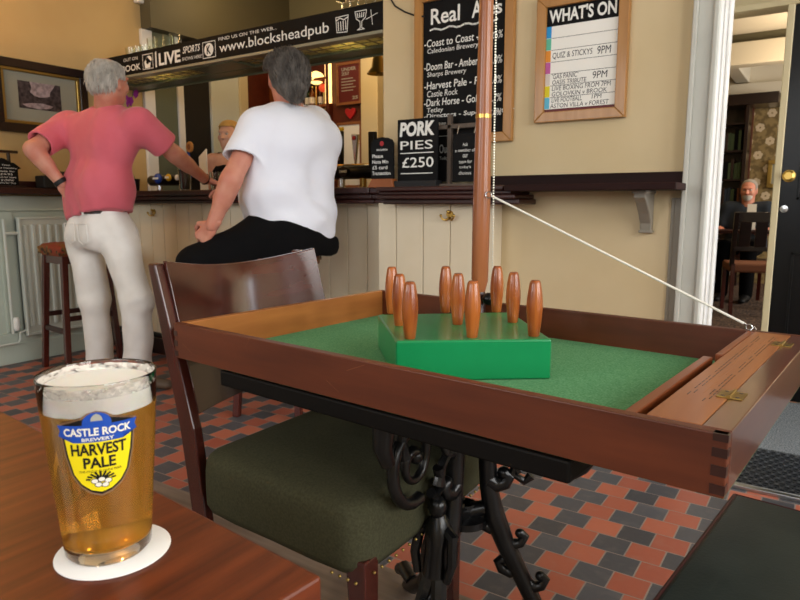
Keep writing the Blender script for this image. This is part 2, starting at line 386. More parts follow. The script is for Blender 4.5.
_n.links.new(_t.outputs['Object'], _m.inputs[0]); _n.links.new(_m.outputs[0], _x.inputs['Vector']); _n.links.new(_x.outputs['Fac'], _r.inputs[0]); _n.links.new(_r.outputs[0], _n.nodes['Principled BSDF'].inputs['Alpha'])
mat('foam_lace', '#f4efe6', .9, alpha=.55)

# ------------------------------------------------------------------ the setting
WY = 2.72      # wall with the boards;  left wall x = -4.38
XL = -4.38; XR = 2.4; YB = -2.0; ZC = 3.0
m = MB(); m.box(XL-.1, XR+.1, 1.41, 3.9, -.05, 0); struct('floor', m, 'tiles')
m = MB(); m.box(XL-.1, XR+.1, YB-.1, 1.41, -.05, 0); struct('floor', m, 'floor_wood')
m = MB(); m.box(-1.75, 3, 3.9, 9.8, -.05, 0); struct('floor', m, 'carpet')
m = MB(); m.box(XL, -1.75, 3.9, 4.7, -.05, 0); struct('floor', m, 'tiles', bevel=0)
m = MB(); m.box(XL-.1, XR+.1, YB-.1, 4.7, ZC, ZC+.05); struct('ceiling', m, 'ceiling_paint')
# left wall: cream above the shelf, painted panelling below
m = MB(); m.box(XL-.12, XL, YB, 4.7, 0, ZC)
struct('wall_left', m, 'wall_warm')
m = MB(); m.box(XL, XL+.02, YB, 2.70, .10, 1.075)
for y0 in (-.7, .65, 2.0):                                          # raised frames of the panelling
    m.box(XL+.02, XL+.034, y0, y0+.09, .205, .975)
m.box(XL+.02, XL+.035, YB, 2.70, .98, 1.075); m.box(XL+.02, XL+.035, YB, 2.70, .10, .20)
struct('trim_1', m, 'pale_green', bevel=.003)
m = MB(); m.box(XL, XL+.04, YB, 2.70, 0, .13); m.box(XL, XL+.03, YB, 2.70, .13, .145); struct('baseboard_left', m, 'pale_green', bevel=.004)
m = MB(); m.box(XL, XL+.15, YB, 2.60, 1.085, 1.125); m.box(XL, XL+.02, YB, 2.60, 1.125, 1.17)
tag(build('wall_shelf', m, 'mahogany_y', bevel=.006, origin=(XL, .3, 1.085)), 'dark red wooden ledge along left wall above the radiator', 'shelf')
# wall with the ale and events boards, pier, doorway
m = MB(); m.box(-1.905, -.475, WY, WY+.16, 0, ZC); m.box(-.475, .8, WY, WY+.16, 2.35, ZC); m.box(.8, XR, WY, WY+.16, 0, ZC)
struct('wall_bar', m, 'wall_cream')
m = MB()
m.box(-.475, -.40, WY-.03, WY+.16, 0, 2.35); m.box(-.49, -.472, WY-.045, WY, 0, 2.35); m.box(-.42, -.402, WY-.04, WY-.03, 0, 2.35)
struct('trim_2', m, 'gloss_grey', bevel=.004)
m = MB(); m.box(-.405, -.396, WY-.02, WY+.27, 0, 2.5); m.box(-.396, -.388, WY+.03, WY+.08, 0, 2.5); m.box(-.396, -.385, WY+.14, WY+.20, 0, 2.5)
struct('trim_3', m, 'gloss_white', bevel=.004)
m = MB(); m.box(-.515, -.49, WY-.02, WY, 0, 1.05); m.box(-.53, -.515, WY-.012, WY, 0, 1.05); struct('trim_4', m, 'moulding_grey', bevel=.003)
m = MB(); m.box(-1.24, -.53, WY-.02, WY, 0, .16); struct('baseboard_bar', m, 'pale_green', bevel=.004)
# vestibule beyond the doorway: left side, inner door wall with header, outer side open to the street light
m = MB(); m.box(-.475, -.405, WY+.16, WY+.27, 0, ZC); m.box(-.85, -.75, WY+.16, 3.98, 0, ZC); struct('wall_vestibule', m, 'gloss_grey')
m = MB(); m.box(-.75, -.58, 3.84, 3.98, 0, 2.0); m.box(-.58, 1.3, 3.84, 3.98, 1.99, 2.02); struct('trim_5', m, 'cream_paint', bevel=.003)
m = MB(); m.box(-.75, 1.7, 3.86, 3.98, 2.02, ZC); m.box(.75, 1.7, 3.86, 3.98, 0, 2.02); struct('wall_vestibule', m, 'cream_paint')
m = MB(); m.box(1.3, 1.7, WY+.16, 3.86, 0, .1); m.box(1.3, 1.7, WY+.16, 3.86, 2.4, ZC); struct('wall_street', m, 'cream_paint')
# lounge beyond
m = MB(); m.box(-1.75, 3, 9.5, 9.6, 0, 3.3); m.box(-1.75, -1.65, 3.98, 9.5, 0, 3.3); m.box(3, 3.1, 3.98, 6.2, 0, 3.3); m.box(3, 3.1, 8.2, 9.6, 0, 3.3); m.box(3, 3.1, 6.2, 8.2, 0, .9); m.box(3, 3.1, 6.2, 8.2, 2.5, 3.3); struct('wall_lounge', m, 'wallpaper')
m = MB(); m.box(-1.74, 3.1, 8.0, 9.6, 2.86, 2.95); m.box(-1.74, 3.1, 3.98, 8.05, 2.79, 2.86); struct('ceiling', m, 'ceiling_paint')
m = MB(); m.box(-1.65, 3, 7.9, 8.1, 2.47, 2.70); m.box(-1.65, 3, 9.2, 9.5, 2.33, 2.48); m.box(-1.65, 3, 9.32, 9.5, 2.48, 2.86); m.box(-1.15, -1.0, 8.1, 9.5, 2.50, 2.86); struct('trim_6', m, 'ceiling_paint', bevel=.01)
m = MB(); m.box(-1.65, 3, 7.95, 8.05, 2.70, 2.79); struct('trim_7', m, 'olive')
# walls behind the camera, with their windows
m = MB(); m.box(XL, XR, YB-.15, YB, 0, .8); m.box(XL, XR, YB-.15, YB, 2.6, ZC); m.box(XL, -3.4, YB-.15, YB, .8, 2.6); m.box(-1.6, -.9, YB-.15, YB, .8, 2.6); m.box(.9, XR, YB-.15, YB, .8, 2.6)
struct('wall_back', m, 'wall_cream')
m = MB(); m.box(XR, XR+.15, YB, WY+.16, 0, .7); m.box(XR, XR+.15, YB, WY+.16, 2.7, ZC); m.box(XR, XR+.15, YB, -.9, .7, 2.7); m.box(XR, XR+.15, .5, .8, .7, 2.7); m.box(XR, XR+.15, 2.3, WY+.16, .7, 2.7)
struct('wall_right', m, 'wall_cream')
def window(name, x0, x1, y0, y1, z0, z1, nx):
    m = MB(); t = .05
    if y1-y0 < .2:
        m.box(x0, x1, y0, y1, z0, z0+t); m.box(x0, x1, y0, y1, z1-t, z1)
        for i in range(nx+1): x = x0+(x1-x0-t)*i/nx; m.box(x, x+t, y0, y1, z0, z1)
        m.box(x0, x1, y0, y1, (z0+z1)/2-t/2, (z0+z1)/2+t/2)
    else:
        m.box(x0, x1, y0, y1, z0, z0+t); m.box(x0, x1, y0, y1, z1-t, z1)
        for i in range(nx+1): y = y0+(y1-y0-t)*i/nx; m.box(x0, x1, y, y+t, z0, z1)
        m.box(x0, x1, y0, y1, (z0+z1)/2-t/2, (z0+z1)/2+t/2)
    struct(name, m, 'gloss_white', bevel=.004)
window('window_1', XR+.04, XR+.1, -.9, .5, .7, 2.7, 2); window('window_2', XR+.04, XR+.1, .8, 2.3, .7, 2.7, 2)
window('window_3', -3.4, -1.6, YB-.1, YB-.04, .8, 2.6, 3); window('window_4', -.9, .9, YB-.1, YB-.04, .8, 2.6, 3)
# behind the bar
m = MB(); m.box(XL, -1.75, 4.6, 4.7, 0, ZC); struct('wall_servery', m, 'olive_light')
m = MB(); m.box(-1.905, -1.75, WY+.16, 4.7, 0, ZC); struct('wall_servery', m, 'wall_cream')
m = MB(); m.box(XL, XL+.12, 3.13, 4.6, 2.3, ZC); struct('trim_8', m, 'olive')
m = MB(); m.box(XL, XL+.03, 3.11, 3.20, 0, 2.3); m.box(XL, XL+.03, 3.41, 3.465, 0, 2.3); struct('trim_9', m, 'gloss_white', bevel=.003)
m = MB(); m.box(XL, XL+.012, 3.2, 3.41, 0, 2.3); tag(build('door_1', m, 'door_green'), kind='structure')
m = MB(); m.box(XL, XL+.015, 3.465, 3.73, 0, 2.3); struct('doorway_2', m, 'doorway_shade')  # flat dark sheet, shade of the open doorway put into its colour
m = MB(); m.box(XL, XL+.04, 3.73, 4.03, 0, 2.3); struct('trim_10', m, 'rad_white', bevel=.004)
m = MB(); m.box(XL, XL+.06, 4.03, 4.12, 0, 2.3); struct('trim_11', m, 'cream_paint', bevel=.004)
m = MB(); m.box(XL, XL+.05, 4.12, 4.39, 0, 2.3); struct('trim_12', m, 'redbrown'); m = MB(); m.box(XL, XL+.05, 4.39, 4.5, 0, 2.3); struct('trim_13', m, 'orange_wood')
m = MB(); m.box(-4.30, -4.16, 4.5, 4.6, 0, 2.35); struct('trim_14', m, 'redbrown')

# bar front, its counter, foot rail
m = MB(); x = -4.36; n = 0
while x < -1.91:
    x1 = min(x+.1295, -1.91); m.box(x+.002, x1-.002, 2.742, 2.77, .1, 1.03); x = x1
m.box(-4.36, -1.91, 2.771, 2.79, 0, 1.026)
bf = thing('bar_counter', 'long bar counter with cream boarded front and dark red top', 'bar counter', (-3.1, 2.9, 0))
build('front_boards', m, 'board_paint', bf, bevel=.0025)
m = MB(); m.box(-4.36, -1.87, 2.71, 2.79, 0, .11); build('plinth', m, 'dark_rail', bf, bevel=.004)
m = MB(); m.box(-4.36, -1.91, 2.60, 3.3, 1.075, 1.108); m.box(-4.36, -1.91, 2.62, 2.8, 1.05, 1.0745); m.box(-4.36, -1.91, 2.64, 2.8, 1.027, 1.0495); m.box(-1.9095, -1.80, 2.60, 2.715, 1.075, 1.108); m.box(-1.9095, -1.80, 2.62, 2.715, 1.05, 1.0745); m.box(-1.9095, -1.80, 2.64, 2.715, 1.027, 1.0495); build('counter_top', m, 'mahogany', bf, bevel=.008, seg=3)
pi_ = thing('boarded_pier', 'boxed cream boarded pier at the end of the bar under the stepped ledge', 'pier', (-1.56, 2.66, 0))
m = MB()
xs = [-1.87, -1.764, -1.61, -1.464, -1.35, -1.243]
for a, b in zip(xs[:-1], xs[1:]): m.box(a+.002, b-.002, 2.62, 2.66, .1, 1.03)
m.box(-1.864, -1.25, 2.661, 2.718, 0, 1.024); build('front_boards', m, 'board_paint', pi_, bevel=.0025)
m = MB()
m.box(-1.80, -1.15, 2.50, 2.72, 1.083, 1.104); m.box(-1.79, -1.12, 2.515, 2.72, 1.066, 1.083); m.box(-1.80, -1.10, 2.505, 2.72, 1.047, 1.066); m.box(-1.78, -1.09, 2.53, 2.72, 1.024, 1.047)
build('stepped_ledge', m, 'mahogany', pi_, bevel=.006, seg=3)
m = MB(); m.box(-1.14, -.475, 2.49, 2.72, 1.078, 1.104); m.box(-1.32, -.475, 2.69, 2.72, 1.104, 1.150)
sh = thing('wall_shelf', 'dark red drinks shelf on the wall below the events board', 'shelf', (-.8, 2.72, 1.07)); build('shelf_board', m, 'shelf_wood', sh, bevel=.003)
m = MB(); xb = atx(640, 200, 0).x
p = aty(641, 205, 2.6).x
m.prism([(0, 1.077), (-.15, 1.077), (-.155, 1.05), (-.12, 1.03), (-.07, .99), (-.035, .95), (-.03, .92), (0, .92)], p-.022, p+.022, lambda u, v, w: Vector((w, WY+u, v)))
m.box(p-.028, p+.028, WY-.16, WY, 1.066, 1.078); m.box(p-.026, p+.026, WY-.035, WY, .912, .924); build('bracket', m, 'moulding_grey', sh, bevel=.004)
# foot rail
fr = thing('foot_rail', 'black metal foot rail along the bottom of the bar', 'foot rail', (-3.1, 2.6, 0))
m = MB(); m.tube([(-4.3, 2.6, .17), (-1.9, 2.6, .17)], .018, 12); build('rail', m, 'black_gloss', fr, smooth=True)
for x in (-4.1, -3.3, -2.5): m = MB(); m.tube([(x, 2.6, .17), (x, 2.6, .0)], .012, 8); m.lathe([(.03, 0), (.03, .008), (.012, .012)], (x, 2.6, 0), 12); build('bracket', m, 'black_gloss', fr, smooth=True)
# coat hooks
def hook(x, y, z, label):
    t = thing('coat_hook', label, 'coat hook', (x, y, z), 'brass coat hooks')
    m = MB(); m.lathe([(.0, -.008), (.016, -.008), (.018, -.003), (.018, 0)], (x, y, z+.008), 16, ax='y'); m.ball((x, y-.02, z+.02), .008, 12); m.tube([(x, y, z+.01), (x, y-.02, z+.02)], .005, 8); build('plate', m, 'brass', t, smooth=True)
    for s in (-1, 1):
        m = MB(); pts = [(x, y-.004, z-.005), (x+s*.008, y-.014, z-.016), (x+s*.02, y-.02, z-.018), (x+s*.030, y-.024, z-.010), (x+s*.034, y-.026, z+.002)]
        m.tube(pts, [.005, .005, .0045, .0045, .005], 8); m.ball(pts[-1], .0075, 10); build('prong', m, 'brass', t, smooth=True)
p = aty(450, 216, 2.62); hook(p.x, 2.62, p.z, 'brass double coat hook on the wide cream boards at right')
p = aty(154, 213, 2.74); hook(p.x, 2.742, p.z, 'brass double coat hook beside the man in pink')

# canopy over the bar
cn = thing('bar_canopy', 'black lettered fascia and glazed canopy hanging over the bar', 'canopy', (-3.1, 3.0, 1.865))
m = MB(); m.box(-4.36, -1.907, 2.72, 2.745, 1.868, 2.003); build('fascia', m, 'chalk_black', cn, bevel=.002)
m = MB(); m.box(-4.36, -1.907, 2.715, 2.78, 1.852, 1.868); build('fascia_lip', m, 'canopy_edge', cn, bevel=.003)
m = MB(); m.box(-4.36, -1.907, 2.93, 3.05, 1.845, 1.872)
for x0, x1 in ((-2.72, -2.56), (-3.4, -3.0), (-4.36, -4.2)): m.box(x0, x1, 2.745, 2.93, 1.847, 1.87)
m.box(-4.36, -1.907, 3.05, 3.06, 1.835, 1.96); build('under_frame', m, 'canopy_green', cn, bevel=.006)
for x0, x1 in ((-2.56, -1.907), (-3.0, -2.72), (-4.2, -3.4)):
    m = MB(); m.box(x0, x1, 2.78, 2.93, 1.862, 1.868); pn = build('glass_panel', m, 'leaded', cn)
    m = MB(); n = int((x1-x0)/.08)
    for i in range(1, n): m.box(x0+(x1-x0)*i/n-.003, x0+(x1-x0)*i/n+.003, 2.78, 2.93, 1.858, 1.862)
    m.box(x0, x1, 2.855, 2.861, 1.858, 1.862); build('leading', m, 'canopy_edge', pn)
m = MB(); m.box(-4.36, -1.907, 2.75, 3.06, 1.96, 1.972); build('top_board', m, 'olive_light', cn)
m = MB(); m.box(-3.4, -1.907, 3.02, 3.05, 1.99, 2.03)
for x in (-3.39, -2.66, -1.93): m.tube([(x, 3.035, 1.89), (x, 3.035, 1.99)], .006, 8)
build('glass_rail', m, 'orange_wood', cn, bevel=.004)
f = faceY(2.7185)
def SX(px, z=1.93): return aty(px, HOR-(z-CAMH)*200, 2.72).x if False else None
# lettering, measured along the fascia
def fx(px):            # world x on the fascia for a photo column (z about 1.93)
    lo, hi = -5.5, -1.5
    for _ in range(40):
        mid = (lo+hi)/2; v = Vector((mid, 2.72, 1.93))-CAM; q = 400+FPX*v.dot(RT)/v.dot(FW)
        if q < px: lo = mid
        else: hi = mid
    return lo
m = MB()
text(m, 'www.blocksheadpub', fx(219.5), fx(329), 1.885, 1.955, f, .002)
text(m, 'FIND US ON THE WEB...', fx(219), fx(277), 1.968, 1.986, f)
text(m, 'LIVE', fx(159), fx(180.5), 1.890, 1.965, f, .03)
text(m, 'SPORTS', fx(183), fx(200.5), 1.935, 1.975, f, .01, .3); text(m, 'SHOWN HERE!', fx(182), fx(202), 1.893, 1.913, f, 0, .2)
text(m, 'OUT ON', fx(124), fx(138), 1.955, 1.975, f); text(m, 'BOOK', fx(122), fx(140.5), 1.89, 1.93, f, .01)
rect(m, fx(155.5), fx(156.8), 1.885, 1.98, f)
for a, b in ((fx(143), fx(153)), (fx(203), fx(215.5))): line(m, [(a, 1.885), (b, 1.885), (b, 1.975), (a, 1.975), (a, 1.885)], .004, f)
flat(m, circ(fx(149), 1.942, .03, .022), f); flat(m, [(fx(145), 1.89), (fx(150), 1.89), (fx(151), 1.93), (fx(147.5), 1.96), (fx(144.5), 1.93)], f)
c = fx(209); flat(m, circ(c, 1.93, .04, .038), f)
c = fx(342.5)                                                        # chalk beer mug and goblet
line(m, [(c-.042, 1.965), (c-.035, 1.892), (c+.03, 1.888), (c+.038, 1.968), (c-.042, 1.965)], .004, f); line(m, [(c-.038, 1.95), (c-.015, 1.96), (c+.01, 1.948), (c+.034, 1.958)], .005, f)
for k in range(4): line(m, [(c-.027+k*.016, 1.942), (c-.024+k*.0155, 1.90)], .005, f)
c = fx(361); line(m, [(c-.036, 1.975), (c-.028, 1.94), (c-.006, 1.925), (c-.003, 1.895), (c-.022, 1.887), (c+.022, 1.887), (c+.005, 1.895), (c+.006, 1.925), (c+.028, 1.94), (c+.036, 1.975), (c-.036, 1.975)], .004, f)
for k in range(4): line(m, [(c-.022+k*.014, 1.965), (c-.017+k*.011, 1.945)], .005, f)
c = fx(371); line(m, [(c, 1.97), (c+.01, 1.90)], .003, f); line(m, [(c-.03, 1.93), (c+.04, 1.95)], .003, f)
build('lettering', m, 'chalk', cn)
m = MB(); c = fx(209); text(m, 'K', c-.018, c+.018, 1.905, 1.955, f, .03, 0, .001); c = fx(148.5); flat(m, circ(c-.008, 1.925, .012), f, .001); build('lettering', m, 'chalk_black', cn)
tag(build('wall_bracket', MB().box(-4.37, -4.32, 3.07, 3.13, 2.47, 2.62), 'gloss_white', origin=(-4.35, 3.06, 2.42), bevel=.01), 'small white box fixed high on the left wall beside olive bulkhead', 'junction box')

# black inner door
dr = thing('door_3', None, None, (-.27, 3.84, 0)); tag(dr, kind='structure')
a0 = -.236; m = MB(); m.box(a0, .68, 3.83, 3.87, 0.01, 1.985); build('panel', m, 'black_gloss', dr, bevel=.003)
m = MB(); m.box(-.267, a0, 3.815, 3.865, .01, 1.985); build('edge_strip', m, 'cream_paint', dr, bevel=.004)
m = MB()
for z0, z1 in ((.18, .78), (1.05, 1.85)):
    x0, x1 = -.16, .58; line(m, [(x0, z0), (x1, z0), (x1, z1), (x0, z1), (x0, z0)], .012, lambda u, v, w: Vector((u, 3.828, v)))
    for r in ((x0, x1, z0, z0+.012), (x0, x1, z1-.012, z1)): m.box(r[0], r[1], 3.82, 3.83, r[2], r[3])
    m.box(x0, x0+.012, 3.82, 3.83, z0, z1); m.box(x1-.012, x1, 3.82, 3.83, z0, z1)
build('panel_moulding', m, 'black_gloss', dr, bevel=.003)
p = aty(789, 176, 3.83); m = MB(); m.lathe([(.0, -.055), (.018, -.055), (.027, -.045), (.027, -.033), (.014, -.024), (.012, -.006), (.03, -.004), (.03, 0)], (p.x, 3.83, p.z), 20, ax='y'); build('handle', m, 'brass', dr, smooth=True)
p = aty(784, 209, 3.83); m = MB(); m.lathe([(0, -.012), (.018, -.01), (.022, 0)], (p.x, 3.83, p.z), 20, ax='y'); build('keyhole_cover', m, 'steel', dr, smooth=True)
# entrance mat
mt = thing('entrance_mat', 'grey coir and rubber grating entrance mat with metal edge in the doorway', 'doormat', (.1, 3.1, 0))
m = MB(); m.box(-.38, 1.2, 3.0, 3.80, 0.0, .012); build('coir_panel', m, 'coir', mt)
m = MB(); m.box(-.46, 1.2, 2.56, 3.0, 0, .004); 
build('grating_base', m, 'coir', mt)
m = MB()
px_, py_ = .034, .03
for j in range(14):
    y = 2.585+j*py_
    for i in range(49):
        x = -.45+i*px_+(px_/2 if j % 2 else 0)
        ro = .0165
        pts = [(x+ro*math.cos(a*PI/4)*1.05, y+ro*.92*math.sin(a*PI/4)) for a in range(8)]; pin = [(x+.0115*math.cos(a*PI/4), y+.009*math.sin(a*PI/4)) for a in range(8)]
        if x < -.36 and y > 2.72: continue
        P = [(u, v, .012) for u, v in pts]+[(u, v, .012) for u, v in pin]+[(u, v, .004) for u, v in pin]
        m.add(P, [(a, (a+1) % 8, (a+1) % 8+8, a+8) for a in range(8)]+[(a+8, (a+1) % 8+8, (a+1) % 8+16, a+16) for a in range(8)])
build('grating', m, 'rubber', mt)
m = MB(); m.box(-.47, 1.2, 2.535, 2.56, 0, .014); m.box(-.47, 1.2, 2.565, 2.572, 0, .013); build('metal_edge', m, 'alu', mt, bevel=.002)
# ------------------------------------------------------------------ radiator, picture, ledge signs
rd = thing('radiator', 'white panel radiator with vertical ribs on the left wall', 'radiator', (-4.33, 2.3, .17))
m = MB(); m.box(-4.345, -4.325, 2.10, 2.68, .17, .94); m.box(-4.345, -4.30, 2.10, 2.115, .175, .935)
y = 2.15
while y < 2.66:
    m.prism([(y-.018, 0), (y-.011, .012), (y+.011, .012), (y+.018, 0)], .23, .89, lambda u, v, w: Vector((-4.327+v, u, w))); y += .0525
m.box(-4.33, -4.316, 2.10, 2.68, .925, .94); m.box(-4.33, -4.316, 2.10, 2.68, .17, .19)
build('panel', m, 'rad_white', rd, bevel=.004)
m = MB(); m.tube([(-4.32, 2.02, .93), (-4.32, 2.02, .20)], .010, 10); m.tube([(-4.32, 2.02, .84), (-4.32, 2.1, .84)], .012, 10); m.tube([(-4.32, 1.9, .135), (-4.32, 2.045, .135), (-4.32, 2.06, .16), (-4.32, 2.06, .2), (-4.32, 2.1, .21)], .008, 10); build('pipe', m, 'rad_white', rd, smooth=True)
m = MB(); m.lathe([(.012, 0), (.017, .01), (.019, .02), (.019, .07), (.014, .085), (0, .087)], (-4.31, 2.04, .22), 16); build('valve', m, 'valve_white', rd, smooth=True)
# framed picture on the left wall
pf = thing('framed_picture', 'framed dark photograph with gilt slip and grey mount on left wall', 'picture', (-4.37, 2.3, 1.47))
y0, y1, z0, z1 = 2.04, 2.655, 1.475, 1.925; X = -4.375
def frame(name, par, y0, y1, z0, z1, w, d, mt_, x0=X, bev=.004):
    m = MB(); 
    for r in ((y0, y1, z0, z0+w), (y0, y1, z1-w, z1), (y0, y0+w, z0+w, z1-w), (y1-w, y1, z0+w, z1-w)): m.box(x0, x0+d, *r)
    return build(name, m, mt_, par, bevel=bev)
frame('outer_frame', pf, y0, y1, z0, z1, .055, .035, 'dark_rail'); frame('gilt_slip', pf, y0+.052, y1-.052, z0+.052, z1-.052, .022, .026, 'old_brass', bev=.005)
m = MB(); m.box(X, X+.008, y0+.07, y1-.07, z0+.07, z1-.07); build('mount', m, 'picture_mount', pf)
fX = lambda u, v, w: Vector((X+.0085+w, u, v))
m = MB(); rect(m, 2.20, 2.475, 1.63, 1.80, fX, .0005); ph = build('photograph', m, 'photo_dark', pf)
m = MB(); flat(m, [(2.275, 1.80), (2.285, 1.765), (2.275, 1.735), (2.30, 1.715), (2.335, 1.708), (2.37, 1.712), (2.40, 1.722), (2.405, 1.75), (2.425, 1.775), (2.44, 1.80)], fX, .001)
flat(m, [(2.22, 1.655), (2.28, 1.668), (2.35, 1.672), (2.42, 1.660), (2.40, 1.645), (2.33, 1.632), (2.25, 1.64)], fX, .001); build('sky_and_lake', m, 'photo_light', ph)
# hanging menu sign on the ledge at far left (faces +x)
hs = thing('menu_sign', 'small black house-shaped menu sign with wooden hanging post on left ledge', 'sign', (-4.28, 2.05, 1.125))
p0 = atx(17, 165, -4.28)
m = MB(); m.box(-4.30, -4.27, 1.80, 2.12, 1.335, 1.352); m.box(-4.295, -4.275, 2.06, 2.075, 1.13, 1.34); m.box(-4.33, -4.24, 1.95, 2.14, 1.125, 1.135); build('post', m, 'dark_rail', hs, bevel=.002)
m = MB(); m.prism([(1.93, 1.14), (2.105, 1.14), (2.105, 1.235), (2.125, 1.245), (2.085, 1.275), (2.06, 1.28), (2.03, 1.30), (1.98, 1.305), (1.93, 1.28)], -4.268, -4.258, lambda u, v, w: Vector((w, u, v))); bd = build('board', m, 'chalk_black', hs, bevel=.001)
m = MB(); fX2 = lambda u, v, w: Vector((-4.2572+w, u, v))
for i, (t, a, b) in enumerate((('Tasty', 2.01, 2.06), ('and Healthy', 1.975, 2.10), ('made for', 1.985, 2.085), ('£4.95', 2.0, 2.07), ('Ask for more', 1.985, 2.09), ('at counter', 2.0, 2.075), ('menu for Day', 1.98, 2.085))): text(m, t, a, b, 1.262-i*.018-.008, 1.262-i*.018+.003, fX2)
build('lettering', m, 'chalk', bd)
m = MB(); m.box(-4.33, -4.22, 2.24, 2.42, 1.125, 1.205); m.box(-4.32, -4.24, 2.30, 2.42, 1.205, 1.235)
tag(build('menu_holder', m, 'black_matt', bevel=.008, origin=(-4.28, 2.32, 1.125)), 'low black holder on the left ledge behind the elbow of the man in pink', 'holder')

# ------------------------------------------------------------------ boards on the bar wall
def board_frame(par, x0, x1, z0, z1, w, mt_='oak', y=WY, d=.028):
    m = MB(); n = 4
    O = [(x0, z0), (x1, z0), (x1, z1), (x0, z1)]; I = [(x0+w, z0+w), (x1-w, z0+w), (x1-w, z1-w), (x0+w, z1-w)]
    for i in range(4):
        j = (i+1) % 4
        P = [Vector((p[0], yy, p[1])) for yy in (y-d, y) for p in (O[i], O[j], I[j], I[i])]
        m.add(P, [(0, 1, 2, 3), (7, 6, 5, 4), (0, 4, 5, 1), (1, 5, 6, 2), (2, 6, 7, 3), (3, 7, 4, 0)])
    return build('frame', m, mt_, par, bevel=.003)
ra = thing('ale_board', 'oak framed blackboard headed Real Ales in white chalk lettering', 'blackboard', (-1.45, WY, 1.3))
board_frame(ra, -1.71, -1.205, 1.30, 1.99, .042)
m = MB(); m.box(-1.675, -1.24, WY-.012, WY, 1.335, 1.955); bd = build('board', m, 'chalk_black', ra)
fb = faceY(WY-.0128); m = MB()
text(m, 'Real', -1.627, -1.475, 1.845, 1.915, fb, .015); text(m, 'A', -1.415, -1.365, 1.845, 1.915, fb, .02); text(m, 'les', -1.35, -1.268, 1.845, 1.905, fb, .015)
line(m, [(-1.63+.02*i, 1.822+.005*math.sin(i*1.5)) for i in range(18)], .008, fb)
rows = [('-Coast to Coast -', 'Caledonian Brewery', 'Amber', '4.6%'), ('-Doom Bar - Amber', 'Sharps Brewery', '', '4.0%'), ('-Harvest Pale - Pale', 'Castle Rock', '', '3.8%'), ('-Dark Horse - Gold', 'Tetley', '', '3.7%'), ('-Directors - Superior Bitter', 'Courage', '', '4.8%')]
zz = [1.765, 1.66, 1.575, 1.498, 1.434]
for (a, b, c, d), z in zip(rows, zz):
    h = .034 if z > 1.46 else .026
    text(m, a, -1.662, -1.662+.0166*len(a), z-h/2, z+h/2, fb, .008, .1)
    if c: text(m, c, -1.385, -1.30, z-h/2, z+h/2, fb, .008, .1)
    text(m, b, -1.645, -1.645+.0148*len(b), z-.052, z-.024, fb, .0, .1)
    text(m, d, -1.325, -1.262, z-h/2-.005, z+h/2-.005, fb, .003, .1)
build('lettering', m, 'chalk', bd)
m = MB(); pts = [(atd(386, -6, 2.95)), aty(395, 6, WY-.004), aty(405, 12, WY-.004), aty(415, 15.5, WY-.004), aty(424, 16.5, WY-.03)]
tag(build('cable', m.tube([Vector((-1.90, WY-.006, 2.06)), pts[1], pts[2], pts[3], pts[4]], .004, 8), 'black_matt', smooth=True, origin=pts[2]), 'thin black cable sagging to the corner of the ale blackboard', 'cable')
wo = thing('events_board', "oak framed events poster headed WHAT'S ON with coloured day tabs", 'notice board', (-.91, WY, 1.37))
board_frame(wo, -1.103, -.722, 1.368, 1.872, .042)
m = MB(); m.box(-1.066, -.758, WY-.012, WY, 1.402, 1.838); bd = build('backing', m, 'poster_red', wo)
m = MB(); m.box(-1.062, -.762, WY-.014, WY-.012, 1.755, 1.835); build('heading', m, 'chalk_black', wo)
m = MB(); m.box(-1.062, -.762, WY-.014, WY-.012, 1.422, 1.755); pp = build('paper', m, 'paper', wo)
fw = faceY(WY-.0145); m = MB(); text(m, "WHAT'S ON", -1.052, -.775, 1.768, 1.822, fw, .03); build('lettering', m, 'chalk', wo)
tabs = ['tab_blue', 'tab_teal', 'tab_orange', 'tab_pink', 'tab_pale', 'tab_yellow', 'tab_sky']; hh = (1.755-1.422)/7
for i, t in enumerate(tabs):
    m = MB(); z = 1.755-i*hh; m.box(-1.062, -1.040, WY-.0155, WY-.014, z-hh+.002, z); tb = build('day_tab', m, t, pp); tb['label'] = ['blue', 'teal', 'orange', 'magenta', 'pale grey', 'yellow', 'sky blue'][i]+' day tab'
m = MB()
for i in range(1, 7): line(m, [(-1.038, 1.755-i*hh), (-.762, 1.755-i*hh)], .0018, fw)
def ht(s, a, b, r, top=.78, bot=.2): z = 1.755-r*hh; text(m, s, a, b, z-hh*(1-bot), z-hh*(1-top), fw, .0, .1)
ht('QUIZ & STICKYS', -1.032, -.865, 2); ht('9PM', -.845, -.79, 2, .85, .2)
ht("'GAS PANIC'", -1.03, -.92, 4, .98, .55); ht('OASIS TRIBUTE', -1.03, -.885, 4, .45, .08); ht('9PM', -.86, -.80, 4, .85, .25)
ht('LIVE BOXING FROM 7PM', -1.03, -.785, 5, .95, .55); ht('GOLOVKIN v BROOK', -1.03, -.80, 5, .45, .08)
ht('LIVE FOOTBALL', -1.03, -.90, 6, .95, .55); ht('1PM', -.86, -.82, 6, .95, .6); ht('ASTON VILLA v FOREST', -1.036, -.79, 6, .45, .08)
build('handwriting', m, 'ink', pp)

